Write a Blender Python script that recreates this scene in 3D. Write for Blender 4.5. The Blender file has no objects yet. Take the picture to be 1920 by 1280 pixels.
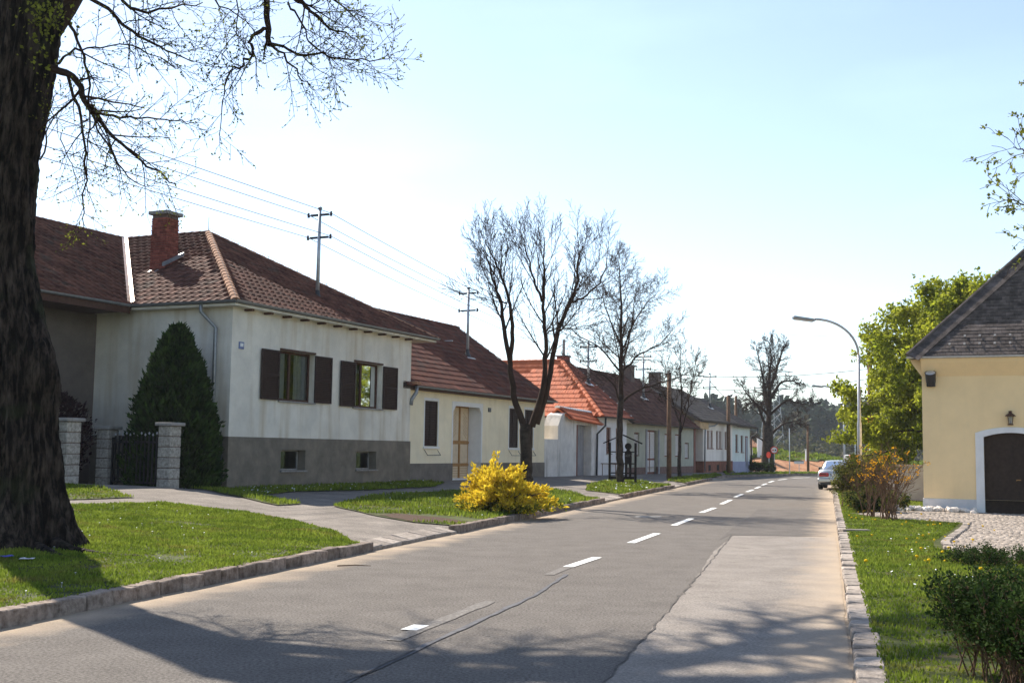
import bpy, bmesh, math, random
import numpy as np
from mathutils import Vector, Matrix
from mathutils.geometry import delaunay_2d_cdt
R = math.radians
random.seed(7); rng = np.random.default_rng(7)
scene = bpy.context.scene
COL = scene.collection

# ------------------------------------------------------------------ camera, sky, sun, exposure
cam_d = bpy.data.cameras.new('camera'); cam = bpy.data.objects.new('camera', cam_d); COL.objects.link(cam)
cam_d.sensor_width = 36; cam_d.lens = 41.25; cam_d.clip_start = .1; cam_d.clip_end = 5000
cam.matrix_world = Matrix.Translation((0, 0, 1.7)) @ Matrix.Rotation(R(90 + 5.27), 4, 'X') @ Matrix.Rotation(R(.86), 4, 'Z')
scene.camera = cam
SUN_AZ, SUN_EL = R(-34), R(43)          # azimuth from +Y, clockwise
sun_to = Vector((math.sin(SUN_AZ) * math.cos(SUN_EL), math.cos(SUN_AZ) * math.cos(SUN_EL), math.sin(SUN_EL)))
world = bpy.data.worlds.new('World'); scene.world = world; world.use_nodes = True
wn = world.node_tree.nodes; wl = world.node_tree.links
sky = wn.new('ShaderNodeTexSky'); sky.sky_type = 'NISHITA'; sky.sun_disc = False
sky.sun_elevation = SUN_EL; sky.sun_rotation = SUN_AZ; sky.altitude = 300
sky.air_density = 1.0; sky.dust_density = .4; sky.ozone_density = 2.2
wn['Background'].inputs['Strength'].default_value = .11
veil = wn.new('ShaderNodeHueSaturation'); veil.inputs['Saturation'].default_value = .84; veil.inputs['Value'].default_value = 1.0   # thin high haze over the whole sky
wl.new(sky.outputs[0], veil.inputs['Color'])
tco = wn.new('ShaderNodeTexCoord'); cmap = wn.new('ShaderNodeMapping'); cmap.inputs['Scale'].default_value = (1.2, 1.2, 4.5)
cno = wn.new('ShaderNodeTexNoise'); cno.inputs['Scale'].default_value = 2.6; cno.inputs['Detail'].default_value = 7
crg = wn.new('ShaderNodeMapRange'); crg.inputs['From Min'].default_value = .5; crg.inputs['From Max'].default_value = .8; crg.inputs['To Min'].default_value = 1.; crg.inputs['To Max'].default_value = 1.13
cmx = wn.new('ShaderNodeVectorMath'); cmx.operation = 'SCALE'
wl.new(tco.outputs['Generated'], cmap.inputs[0]); wl.new(cmap.outputs[0], cno.inputs['Vector']); wl.new(cno.outputs['Fac'], crg.inputs['Value'])
wl.new(veil.outputs[0], cmx.inputs[0]); wl.new(crg.outputs[0], cmx.inputs['Scale']); wl.new(cmx.outputs[0], wn['Background'].inputs[0])
sun_d = bpy.data.lights.new('sun', 'SUN'); sun = bpy.data.objects.new('sun', sun_d); COL.objects.link(sun)
sun_d.energy = 4.6; sun_d.angle = R(.53); sun_d.color = (1, .92, .80)
sun.rotation_euler = (-sun_to).to_track_quat('-Z', 'Y').to_euler(); sun.location = (-20, 40, 40)
vs = scene.view_settings
vs.view_transform = 'Standard'; vs.look = 'None'; vs.gamma = 1; vs.use_curve_mapping = False
vs.exposure = 1.0

# ------------------------------------------------------------------ materials
def nd(nt, t, **k):
    n = nt.nodes.new(t)
    for a, v in k.items(): setattr(n, a, v)
    return n
def mat(name, c, rough=.85, var=.18, scale=4., c2=None, bump=0., bscale=60., island=0., spec=.12, metal=0.,
        streak=0., streak_c=(.2, .16, .11), transl=0., detail=6., mix_lo=.35, mix_hi=.65, alpha_c3=None, c3_scale=1.2, c3_lo=.55, c3_hi=.7, speck=0., grain=0., stretch=None, bdist=.02):
    m = bpy.data.materials.new(name); m.use_nodes = True; nt = m.node_tree; L = nt.links
    b = nt.nodes['Principled BSDF']; out = nt.nodes['Material Output']
    b.inputs['Roughness'].default_value = rough; b.inputs['Metallic'].default_value = metal
    b.inputs['Specular IOR Level'].default_value = spec
    geo = nd(nt, 'ShaderNodeNewGeometry')
    no = nd(nt, 'ShaderNodeTexNoise'); no.inputs['Scale'].default_value = scale; no.inputs['Detail'].default_value = detail
    no.inputs['Roughness'].default_value = .65
    pos = geo.outputs['Position']
    if stretch:
        mp0 = nd(nt, 'ShaderNodeMapping'); mp0.inputs['Scale'].default_value = stretch; L.new(pos, mp0.inputs['Vector']); pos = mp0.outputs[0]
    L.new(pos, no.inputs['Vector'])
    mr = nd(nt, 'ShaderNodeMapRange'); mr.inputs['From Min'].default_value = mix_lo; mr.inputs['From Max'].default_value = mix_hi
    L.new(no.outputs['Fac'], mr.inputs['Value'])
    mx = nd(nt, 'ShaderNodeMix', data_type='RGBA')
    ca = [x * (1 - var) for x in c]; cb = list(c2) if c2 else [min(1, x * (1 + var)) for x in c]
    mx.inputs['A'].default_value = (*ca, 1); mx.inputs['B'].default_value = (*cb, 1)
    L.new(mr.outputs[0], mx.inputs['Factor']); col = mx.outputs['Result']
    def blend(col, fac, c, amount=1.):
        x = nd(nt, 'ShaderNodeMix', data_type='RGBA'); x.inputs['B'].default_value = (*c, 1)
        if amount != 1.:
            k = nd(nt, 'ShaderNodeMath', operation='MULTIPLY'); k.inputs[1].default_value = amount; L.new(fac, k.inputs[0]); fac = k.outputs[0]
        L.new(col, x.inputs['A']); L.new(fac, x.inputs['Factor']); return x.outputs['Result']
    def noise_fac(sc, lo, hi, stretch=None, det=5.):
        n2 = nd(nt, 'ShaderNodeTexNoise'); n2.inputs['Scale'].default_value = sc; n2.inputs['Detail'].default_value = det
        if stretch:
            mp = nd(nt, 'ShaderNodeMapping'); mp.inputs['Scale'].default_value = stretch
            L.new(geo.outputs['Position'], mp.inputs['Vector']); L.new(mp.outputs[0], n2.inputs['Vector'])
        else: L.new(geo.outputs['Position'], n2.inputs['Vector'])
        q = nd(nt, 'ShaderNodeMapRange'); q.inputs['From Min'].default_value = lo; q.inputs['From Max'].default_value = hi
        L.new(n2.outputs['Fac'], q.inputs['Value']); return q.outputs[0]
    if alpha_c3: col = blend(col, noise_fac(c3_scale, c3_lo, c3_hi), alpha_c3)
    if streak: col = blend(col, noise_fac(1., .5, .8, (2.6, 2.6, .3)), streak_c, streak)
    if speck: col = blend(col, noise_fac(170., .56, .72, det=2.), [min(1, x * 2.2) for x in c], speck)
    if grain:
        gf = noise_fac(38., .36, .64, det=3.); x = nd(nt, 'ShaderNodeMix', data_type='RGBA', blend_type='MULTIPLY'); x.inputs['Factor'].default_value = 1
        gr = nd(nt, 'ShaderNodeMix', data_type='RGBA'); gr.inputs['A'].default_value = (1 - grain, 1 - grain, 1 - grain, 1); gr.inputs['B'].default_value = (1 + grain, 1 + grain, 1 + grain, 1)
        L.new(gf, gr.inputs['Factor']); L.new(col, x.inputs['A']); L.new(gr.outputs['Result'], x.inputs['B']); col = x.outputs['Result']
    if island:
        oi = nd(nt, 'ShaderNodeObjectInfo')
        ad = nd(nt, 'ShaderNodeMath', operation='ADD'); L.new(geo.outputs['Random Per Island'], ad.inputs[0]); L.new(oi.outputs['Random'], ad.inputs[1])
        fr = nd(nt, 'ShaderNodeMath', operation='FRACT'); L.new(ad.outputs[0], fr.inputs[0])
        q = nd(nt, 'ShaderNodeMapRange'); q.inputs['To Min'].default_value = 1 - island; q.inputs['To Max'].default_value = 1 + island
        L.new(fr.outputs[0], q.inputs['Value'])
        hs = nd(nt, 'ShaderNodeHueSaturation'); L.new(q.outputs[0], hs.inputs['Value']); L.new(col, hs.inputs['Color']); col = hs.outputs[0]
    L.new(col, b.inputs['Base Color'])
    if bump:
        n3 = nd(nt, 'ShaderNodeTexNoise'); n3.inputs['Scale'].default_value = bscale; n3.inputs['Detail'].default_value = 4
        L.new(pos, n3.inputs['Vector'])
        bu = nd(nt, 'ShaderNodeBump'); bu.inputs['Strength'].default_value = bump; bu.inputs['Distance'].default_value = bdist
        L.new(n3.outputs['Fac'], bu.inputs['Height']); L.new(bu.outputs[0], b.inputs['Normal'])
    if transl:
        tr = nd(nt, 'ShaderNodeBsdfTranslucent'); L.new(col, tr.inputs['Color'])
        ms = nd(nt, 'ShaderNodeMixShader'); ms.inputs[0].default_value = transl
        L.new(b.outputs[0], ms.inputs[1]); L.new(tr.outputs[0], ms.inputs[2]); L.new(ms.outputs[0], out.inputs['Surface'])
    return m
M = {}
M['grass'] = mat('grass_blade', (.14, .21, .024), var=.3, scale=1.2, island=.35, transl=.45, c2=(.23, .285, .038), spec=.1, rough=.7, alpha_c3=(.21, .17, .05), c3_scale=1.6, c3_lo=.56, c3_hi=.80)
M['turf'] = mat('turf', (.05, .068, .015), var=.4, scale=3, c2=(.085, .095, .025), alpha_c3=(.085, .06, .03), c3_scale=2.2, c3_lo=.55, c3_hi=.72)
M['field'] = mat('field', (.06, .09, .02), var=.3, scale=.05, c2=(.10, .13, .035))
M['pave'] = mat('path_asphalt', (.19, .165, .142), spec=.1, var=.22, scale=1.5, bump=.5, bscale=90, alpha_c3=(.27, .235, .2), c3_scale=.8, speck=.4, grain=.24)
M['earth'] = mat('earth', (.065, .036, .021), var=.4, scale=14, bump=.8, bscale=25)
M['paint'] = mat('road_paint', (.78, .77, .73), var=.12, scale=18, rough=.7, mix_lo=.3)
M['paint_old'] = mat('worn_paint', (.155, .14, .125), var=.1, scale=26, c2=(.27, .25, .23), mix_lo=.45, mix_hi=.7)
M['tar'] = mat('tar_seal', (.105, .103, .108), var=.3, scale=9, rough=.75, spec=.15)
M['crack'] = mat('crack', (.095, .085, .076), var=.4, scale=8, rough=.9)
M['patch'] = mat('light_asphalt', (.235, .206, .18), spec=.1, var=.15, scale=1.1, bump=.6, bscale=110, c2=(.275, .243, .212), alpha_c3=(.20, .174, .15), c3_scale=2.5, speck=.5, grain=.22)
M['patch2'] = mat('dark_asphalt', (.125, .111, .099), spec=.1, var=.15, scale=1.5, bump=.5, bscale=110, speck=.5, grain=.22)
M['kerb'] = mat('kerb_granite', (.30, .255, .215), var=.25, scale=12, bump=.7, bscale=45, island=.25, c2=(.40, .34, .29), speck=.2)
M['kerbL'] = mat('kerb_granite_brown', (.19, .14, .108), var=.3, scale=10, bump=.8, bscale=40, island=.28, c2=(.31, .25, .205), speck=.2)
M['sett'] = mat('granite_setts', (.33, .28, .235), var=.25, scale=6, bump=.5, bscale=50, island=.3)
M['stone'] = mat('white_stones', (.80, .72, .63), var=.2, scale=9, bump=.4, bscale=30, island=.18)
M['stucco1'] = mat('stucco_grey_white', (.76, .715, .63), var=.1, scale=1.1, bump=.9, bscale=55, streak=.75, streak_c=(.5, .40, .26))
M['plinth1'] = mat('plinth_grey_brown', (.22, .188, .15), var=.2, scale=2, bump=1., bscale=60, streak=.4, streak_c=(.14, .12, .1))
M['stucco2'] = mat('stucco_cream', (.87, .775, .57), var=.06, scale=1.3, bump=.5, bscale=60, streak=.3, streak_c=(.62, .5, .31))
M['plinth2'] = mat('plinth_grey', (.19, .168, .145), var=.2, scale=2, bump=.8, bscale=60)
M['white'] = mat('white_trim', (.78, .77, .75), var=.05, scale=3, bump=.2)
M['stucco3'] = mat('stucco_cool_white', (.80, .79, .80), var=.08, scale=1.5, bump=.5, streak=.3, streak_c=(.5, .5, .48))
M['stucco3w'] = mat('stucco_stained_white', (.72, .69, .66), var=.15, scale=1.2, bump=.6, streak=.8, streak_c=(.22, .2, .17))
M['stucco4'] = mat('stucco_grey_green', (.42, .415, .335), var=.1, scale=1.5, bump=.5, streak=.3, streak_c=(.26, .25, .2))
M['stucco5'] = mat('stucco_pinkish_white', (.82, .74, .66), var=.07, scale=1.2, bump=.4, streak=.25, streak_c=(.55, .42, .28))
M['stucco6'] = mat('stucco_pale_green', (.68, .72, .67), var=.06, scale=1.2, bump=.4)
M['plinth6'] = mat('plinth_lilac', (.33, .33, .44), var=.1, scale=2)
M['yellow'] = mat('stucco_yellow', (.94, .705, .39), var=.05, scale=.9, bump=.6, bscale=70, streak=.35, streak_c=(.72, .54, .29))
M['yplinth'] = mat('plinth_pale', (.66, .65, .65), var=.07, scale=4, bump=.6, bscale=90)
M['tile1'] = mat('tile_red_brown', (.105, .04, .027), var=.35, scale=2.2, c2=(.15, .062, .041), island=.28, bump=.3, bscale=60, alpha_c3=(.075, .052, .04), c3_scale=1.6, c3_lo=.56, c3_hi=.75)
M['hip1'] = mat('hip_tile_terracotta', (.34, .17, .10), var=.3, scale=5, c2=(.42, .23, .14), island=.2, bump=.3)
M['tile2'] = mat('tile_dark_red', (.125, .042, .028), var=.3, scale=2, c2=(.17, .062, .04), island=.25, bump=.3, alpha_c3=(.095, .06, .05), c3_scale=1.3)
M['tile3'] = mat('tile_orange', (.52, .125, .05), var=.12, scale=3, c2=(.58, .165, .07), island=.15, rough=.7, spec=.15)
M['tile4'] = mat('tile_brown', (.115, .05, .036), var=.3, scale=2, c2=(.16, .076, .055), island=.25)
M['tile5'] = mat('roof_grey_brown', (.16, .125, .10), var=.2, scale=2, island=.2)
M['slate'] = mat('slate_shingle', (.085, .068, .060), var=.3, scale=5, c2=(.135, .11, .098), island=.3, bump=.3)
M['under'] = mat('roof_underlay', (.06, .045, .04), var=.2)
M['brick'] = mat('chimney_brick', (.27, .07, .05), var=.3, scale=9, c2=(.33, .10, .07), island=.3, bump=.5)
M['mortar'] = mat('mortar', (.16, .11, .09), var=.2, scale=12)
M['concrete'] = mat('concrete', (.30, .28, .26), var=.2, scale=6, bump=.5)
M['pillar'] = mat('rock_faced_block', (.34, .31, .27), var=.35, scale=14, bump=1., bscale=28, island=.12)
M['zinc'] = mat('zinc', (.27, .28, .29), var=.15, scale=8, rough=.45, metal=.55, spec=.5)
M['zincw'] = mat('zinc_light', (.55, .56, .57), var=.1, scale=8, rough=.45, metal=.4, spec=.5)
M['steel'] = mat('galvanised_steel', (.46, .47, .48), var=.12, scale=7, rough=.45, metal=.6)
M['shutter'] = mat('shutter_dark_brown', (.045, .026, .021), var=.2, scale=10, rough=.6)
M['brown'] = mat('brown_window_frame', (.085, .042, .028), var=.2, scale=14, rough=.55)
M['ochre'] = mat('ochre_wood', (.40, .22, .085), var=.15, scale=9, rough=.6)
M['beige'] = mat('beige_door_panel', (.66, .54, .38), var=.08, scale=6, rough=.6)
M['redwood'] = mat('red_brown_wood', (.20, .075, .05), var=.2, scale=8, rough=.6)
M['palewood'] = mat('pale_blind', (.62, .58, .55), var=.08, scale=8)
M['darkwood'] = mat('dark_door_wood', (.045, .03, .022), var=.25, scale=8, rough=.6)
M['blackwood'] = mat('black_stained_wood', (.018, .013, .012), var=.25, scale=10, rough=.65)
M['polewood'] = mat('pole_wood', (.17, .10, .06), var=.25, scale=6, bump=.5)
M['iron'] = mat('black_iron', (.02, .02, .022), var=.1, rough=.5, spec=.5)
M['bark'] = mat('bark', (.04, .028, .021), var=.45, scale=5, c2=(.075, .056, .042), bump=1., bscale=22)
M['barkbig'] = mat('bark_linden', (.016, .0105, .008), var=.5, scale=11, c2=(.085, .062, .047), bump=1., bscale=24, bdist=.07, stretch=(1, 1, .22), mix_lo=.44, mix_hi=.66, alpha_c3=(.035, .037, .018), c3_scale=1.5, c3_lo=.58, c3_hi=.75)
M['twig'] = mat('twig', (.042, .024, .015), var=.3, scale=3)
M['twig2'] = mat('twig_brown', (.135, .08, .05), var=.3, scale=3)
M['bud'] = mat('bud_leaf', (.20, .21, .03), var=.3, scale=2, transl=.45, island=.3)
M['chest'] = mat('chestnut_leaf', (.27, .33, .022), var=.25, scale=.8, c2=(.40, .41, .035), transl=.6, island=.35, rough=.55)
M['thuja'] = mat('thuja_leaf', (.016, .040, .009), var=.4, scale=2, c2=(.045, .080, .016), transl=.12, island=.5)
M['juniper'] = mat('golden_juniper', (.74, .54, .03), var=.2, scale=3, c2=(.82, .64, .06), transl=.45, island=.25)
M['juniperg'] = mat('green_juniper', (.16, .17, .02), var=.3, scale=3, transl=.25, island=.3)
M['hedge'] = mat('hedge_leaf', (.028, .055, .012), var=.35, scale=3, c2=(.05, .085, .02), transl=.3, island=.4)
M['shrub'] = mat('shrub_leaf', (.10, .15, .018), var=.35, scale=2, c2=(.17, .14, .035), transl=.45, island=.35)
M['purple'] = mat('purple_leaf', (.035, .016, .018), var=.3, scale=3, transl=.2, island=.4)
M['fors'] = mat('forsythia_flower', (.80, .40, .012), var=.15, scale=5, transl=.35, island=.15)
M['daisy'] = mat('daisy', (.8, .8, .78), var=.05)
M['dand'] = mat('dandelion', (.78, .52, .01), var=.1, transl=.2)
M['dirt'] = mat('orange_earth', (.40, .17, .075), var=.3, scale=.8, c2=(.50, .27, .15), bump=1., bscale=3)
M['conifer'] = mat('forest_dark', (.022, .042, .02), var=.35, scale=.08, c2=(.04, .062, .026), island=.35)
M['decid'] = mat('forest_light', (.085, .10, .03), var=.35, scale=.1, c2=(.10, .085, .045), island=.35, transl=.2)
M['carpaint'] = mat('silver_paint', (.56, .56, .55), var=.03, rough=.28, metal=.75, spec=.5)
M['tyre'] = mat('tyre', (.02, .02, .02), var=.1, rough=.9)
M['lens_red'] = mat('red_lens', (.42, .012, .012), var=.1, rough=.2, spec=.6)
M['lens_dark'] = mat('dark_lens', (.10, .012, .012), var=.1, rough=.2, spec=.6)
M['orange'] = mat('orange_paint', (.80, .16, .02), var=.08, scale=2, rough=.5)
M['redp'] = mat('red_paint', (.62, .06, .035), var=.1, scale=3, rough=.5)
M['whitep'] = mat('white_paint', (.80, .80, .78), var=.05, rough=.5)
M['bluep'] = mat('blue_plate', (.18, .22, .38), var=.1, rough=.4)
M['grey'] = mat('grey_panel', (.33, .33, .35), var=.12, scale=2)
M['greytext'] = mat('grey_lettering', (.22, .21, .2), var=.05)
M['plastic'] = mat('black_plastic', (.025, .025, .028), var=.1, rough=.4, spec=.5)
M['wire'] = mat('wire_metal', (.12, .12, .125), var=.1, rough=.5, metal=.3)
M['porcelain'] = mat('brown_porcelain', (.035, .022, .018), var=.1, rough=.25, spec=.6)
M['curtain'] = mat('curtain_white', (.62, .62, .60), var=.1, scale=5, transl=.3)
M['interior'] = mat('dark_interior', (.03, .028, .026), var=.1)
M['brickwall'] = mat('brick_plinth', (.24, .10, .065), var=.25, scale=3, island=0.)
def glass_mat(name, tint, rough=.03, alpha=.35):
    m = bpy.data.materials.new(name); m.use_nodes = True; nt = m.node_tree
    nt.nodes.remove(nt.nodes['Principled BSDF'])
    g = nd(nt, 'ShaderNodeBsdfGlossy'); g.inputs['Roughness'].default_value = rough; g.inputs['Color'].default_value = (.9, .93, .95, 1)
    t = nd(nt, 'ShaderNodeBsdfTransparent'); t.inputs['Color'].default_value = (*tint, 1)
    fr = nd(nt, 'ShaderNodeFresnel'); fr.inputs['IOR'].default_value = 1.9
    x = nd(nt, 'ShaderNodeMixShader'); nt.links.new(fr.outputs[0], x.inputs[0])
    nt.links.new(t.outputs[0], x.inputs[1]); nt.links.new(g.outputs[0], x.inputs[2])
    nt.links.new(x.outputs[0], nt.nodes['Material Output'].inputs['Surface']); return m
M['glass'] = glass_mat('window_glass', (.75, .8, .8))
M['carglass'] = glass_mat('car_glass', (.25, .3, .33))

# ------------------------------------------------------------------ object helpers
def tag(o, label=None, cat=None, group=None, kind=None):
    if label: o['label'] = label
    if cat: o['category'] = cat
    if group: o['group'] = group
    if kind: o['kind'] = kind
    return o
def link(name, me, parent=None, mw=None):
    o = bpy.data.objects.new(name, me); COL.objects.link(o)
    if parent: o.parent = parent
    if mw is not None: o.matrix_local = mw
    return o
def empty(name, loc, rz, label, cat, group=None):
    o = bpy.data.objects.new(name, None); COL.objects.link(o); o.location = loc; o.rotation_euler = (0, 0, rz)
    o.empty_display_size = .3
    return tag(o, label, cat, group)
def npmesh(name, V, Fq, k, m, smooth=False):
    """V (n,3) array, Fq (f,k) int array of k-gons"""
    me = bpy.data.meshes.new(name); V = np.asarray(V, np.float32); Fq = np.asarray(Fq, np.int32)
    me.vertices.add(len(V)); me.vertices.foreach_set('co', V.ravel())
    me.loops.add(Fq.size); me.loops.foreach_set('vertex_index', Fq.ravel())
    me.polygons.add(len(Fq)); me.polygons.foreach_set('loop_start', np.arange(0, Fq.size, k, dtype=np.int32))
    me.polygons.foreach_set('loop_total', np.full(len(Fq), k, np.int32))
    if smooth: me.polygons.foreach_set('use_smooth', np.ones(len(Fq), bool))
    me.update(calc_edges=True); me.materials.append(m); return me
class MB:
    def __init__(s): s.v = []; s.f = []
    def add(s, vs, fs):
        o = len(s.v); s.v += [tuple(v) for v in vs]; s.f += [tuple(i + o for i in f) for f in fs]; return s
    def box(s, x0, x1, y0, y1, z0, z1, mw=None):
        v = [(x, y, z) for z in (z0, z1) for y in (y0, y1) for x in (x0, x1)]
        if mw is not None: v = [mw @ Vector(q) for q in v]
        return s.add(v, [(0, 2, 3, 1), (4, 5, 7, 6), (0, 1, 5, 4), (2, 6, 7, 3), (0, 4, 6, 2), (1, 3, 7, 5)])
    def quad(s, *p): return s.add(p, [tuple(range(len(p)))])
    def tube(s, pts, rad, k=8, cap=True):
        pts = [Vector(p) for p in pts]; n = len(pts)
        if not hasattr(rad, '__len__'): rad = [rad] * n
        ref = None; vs = []
        for i, p in enumerate(pts):
            t = (pts[min(i + 1, n - 1)] - pts[max(i - 1, 0)]).normalized()
            if ref is None: ref = t.orthogonal().normalized()
            else: ref = (ref - t * ref.dot(t)).normalized()
            b = t.cross(ref)
            for j in range(k):
                a = 2 * math.pi * j / k; vs.append(p + (ref * math.cos(a) + b * math.sin(a)) * rad[i])
        fs = [(i * k + j, i * k + (j + 1) % k, (i + 1) * k + (j + 1) % k, (i + 1) * k + j) for i in range(n - 1) for j in range(k)]
        if cap: fs += [tuple(range(k - 1, -1, -1)), tuple((n - 1) * k + j for j in range(k))]
        return s.add(vs, fs)
    def lathe(s, prof, c=(0, 0, 0), k=12, mw=None):
        vs = []
        for r, z in prof:
            for j in range(k):
                a = 2 * math.pi * j / k; v = Vector((c[0] + r * math.cos(a), c[1] + r * math.sin(a), c[2] + z)); vs.append(mw @ v if mw is not None else v)
        n = len(prof)
        fs = [(i * k + j, i * k + (j + 1) % k, (i + 1) * k + (j + 1) % k, (i + 1) * k + j) for i in range(n - 1) for j in range(k)]
        fs += [tuple(range(k - 1, -1, -1)), tuple((n - 1) * k + j for j in range(k))]
        return s.add(vs, fs)
    def prism(s, poly, a, b, axis='y'):
        """poly (u,v) extruded along axis from a to b"""
        f = {'y': lambda u, v, w: (u, w, v), 'x': lambda u, v, w: (w, u, v), 'z': lambda u, v, w: (u, v, w)}[axis]
        n = len(poly); vs = [f(u, v, a) for u, v in poly] + [f(u, v, b) for u, v in poly]
        return s.add(vs, [tuple(range(n)), tuple(range(2 * n - 1, n - 1, -1))] + [(i, i + n, (i + 1) % n + n, (i + 1) % n) for i in range(n)])
    def mesh(s, name, m, smooth=False, bevel=0., recalc=True):
        me = bpy.data.meshes.new(name); me.from_pydata(s.v, [], s.f)
        if recalc or bevel:
            bm = bmesh.new(); bm.from_mesh(me)
            if recalc: bmesh.ops.recalc_face_normals(bm, faces=bm.faces)
            if bevel: bmesh.ops.bevel(bm, geom=list(bm.edges), offset=bevel, segments=1, affect='EDGES')
            bm.to_mesh(me); bm.free()
        if smooth:
            me.polygons.foreach_set('use_smooth', np.ones(len(me.polygons), bool))
        me.materials.append(m); return me
    def build(s, name, m, parent=None, smooth=False, bevel=0., mw=None, recalc=True):
        return link(name, s.mesh(name, m, smooth, bevel, recalc), parent, mw)
def copy_tree(o, parent=None):
    c = o.copy(); COL.objects.link(c); c.parent = parent
    if parent: c.matrix_local = o.matrix_local
    for ch in list(o.children): copy_tree(ch, c)
    return c

# ------------------------------------------------------------------ layout frames
FA = R(90 - 24.7)                                    # heading of the house fronts
dv = Vector((math.cos(FA), math.sin(FA), 0)); bv = Vector((-dv.y, dv.x, 0))
C0 = Vector((-8.15, 34, 0))
def fl(t, w, z=0.): return C0 + dv * t + bv * w + Vector((0, 0, z))
KD = Vector((.266, .964, 0)).normalized(); KN = Vector((-KD.y, KD.x, 0))      # road direction, and to its left
KL0 = Vector((-4.65, 10.95, 0)); KR0 = Vector((2.62, 9.0, 0))
def kl(Y): return KL0.x + .2759 * (Y - KL0.y)
def kr(Y): return KR0.x + .2695 * (Y - KR0.y)
MOUTHS = [(19.7, 24.0), (39.4, 42.7), (56.2, 61.0)]
def sstep(x): x = np.clip(x, 0, 1); return x * x * (3 - 2 * x)
def zl(X, Y):
    X = np.asarray(X, float); Y = np.asarray(Y, float)
    sk = np.maximum(0, (kl(Y) - X) * KD.y); rx, ry = X - C0.x, Y - C0.y
    w = rx * bv.x + ry * bv.y; t = rx * dv.x + ry * dv.y; sf = np.maximum(0, -w)
    fr = sk / (sk + sf + 1e-6)
    z = .122 + (.33 - .13 * sstep((t - 20) / 40)) * fr + .22 * sstep(-t / 5) * sstep((fr - .35) / .55)
    dr = np.zeros_like(z)
    for a, b in MOUTHS:
        dr = np.maximum(dr, sstep((Y - a + .35) / .5) * sstep((b + .35 - Y) / .5))
    return z + (.045 - z) * dr * (1 - sstep((sk - .2) / 1.6))
def zr(X, Y):
    X = np.asarray(X, float); Y = np.asarray(Y, float)
    return .075 - .02 * sstep((X - kr(Y) - 1) / 3) + 0 * Y
def inpoly(X, Y, P):
    c = np.zeros(len(X), bool); n = len(P)
    for i in range(n):
        x0, y0 = P[i]; x1, y1 = P[(i + 1) % n]
        if y0 == y1: continue
        q = ((y0 > Y) != (y1 > Y)) & (X < (x1 - x0) * (Y - y0) / (y1 - y0) + x0); c ^= q
    return c
def densify(P, step, jit=0.):
    out = []
    for i in range(len(P)):
        a = np.array(P[i]); b = np.array(P[(i + 1) % len(P)]); n = max(1, int(np.linalg.norm(b - a) / step))
        for k in range(n):
            q = a + (b - a) * k / n
            if k and jit: q = q + rng.normal(0, jit, 2)
            out.append(tuple(q))
    return out
def sheet(name, P, step, zf, dz, m, kind='structure', parent=None, attr=None, jit=0.):
    B = densify(P, step, jit); A = np.array(B)
    gx, gy = np.meshgrid(np.arange(A[:, 0].min(), A[:, 0].max(), step), np.arange(A[:, 1].min(), A[:, 1].max(), step))
    gx = gx.ravel() + rng.normal(0, step * .08, gx.size); gy = gy.ravel() + rng.normal(0, step * .08, gy.size)
    k = inpoly(gx, gy, B); pts = [Vector(p) for p in B] + [Vector(p) for p in zip(gx[k], gy[k])]
    ov, _, of, *_ = delaunay_2d_cdt(pts, [], [list(range(len(B)))], 1, 1e-5)
    V = np.array([(v.x, v.y) for v in ov]); Z = (zf(V[:, 0], V[:, 1]) if callable(zf) else np.full(len(V), float(zf))) + dz
    me = npmesh(name, np.column_stack([V, Z]), np.array([list(f) for f in of]), 3, m, True)
    if attr is not None:
        at = me.attributes.new('edge', 'FLOAT', 'POINT'); at.data.foreach_set('value', attr(V[:, 0], V[:, 1]).astype(np.float32))
    # face up
    if len(me.polygons) and me.polygons[0].normal.z < 0: me.flip_normals()
    o = link(name, me, parent)
    if kind: o['kind'] = kind
    return o

# ------------------------------------------------------------------ ground, road, pavements
g = MB(); S = 2500
g.quad((-S, -S, -.06), (S, -S, -.06), (S, S, -.06), (-S, S, -.06)); g.build('ground', M['field'])['kind'] = 'structure'
def sandy(m, amount=.85):
    nt = m.node_tree; L = nt.links; b = nt.nodes['Principled BSDF']
    src = b.inputs['Base Color'].links[0].from_socket
    at = nd(nt, 'ShaderNodeAttribute', attribute_name='edge'); geo = nd(nt, 'ShaderNodeNewGeometry')
    no = nd(nt, 'ShaderNodeTexNoise'); no.inputs['Scale'].default_value = 1.4; no.inputs['Detail'].default_value = 8
    L.new(geo.outputs['Position'], no.inputs['Vector'])
    ad = nd(nt, 'ShaderNodeMath', operation='MULTIPLY_ADD'); ad.inputs[1].default_value = 1.1; L.new(no.outputs['Fac'], ad.inputs[0]); L.new(at.outputs['Fac'], ad.inputs[2])
    mr = nd(nt, 'ShaderNodeMapRange'); mr.inputs['From Min'].default_value = 1.28; mr.inputs['From Max'].default_value = .62
    mr.inputs['To Max'].default_value = amount
    L.new(ad.outputs[0], mr.inputs['Value'])
    x = nd(nt, 'ShaderNodeMix', data_type='RGBA'); x.inputs['B'].default_value = (.46, .36, .26, 1)
    L.new(src, x.inputs['A']); L.new(mr.outputs[0], x.inputs['Factor']); L.new(x.outputs['Result'], b.inputs['Base Color']); return m
M['road'] = sandy(mat('road_asphalt', (.150, .134, .119), var=.1, scale=1.6, bump=.8, bscale=90, spec=.1, rough=.95, c2=(.172, .154, .137), alpha_c3=(.136, .121, .107), c3_scale=.5, c3_hi=.85, speck=.8, grain=.32))
sandy(M['patch'], .75); sandy(M['patch2'], .8)
road_left = [(kl(-6), -6), (kl(82), 82), (18.3, 87.7), (21.7, 91.9), (25, 95.9), (32, 102), (62, 125), (120, 166)]
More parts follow.
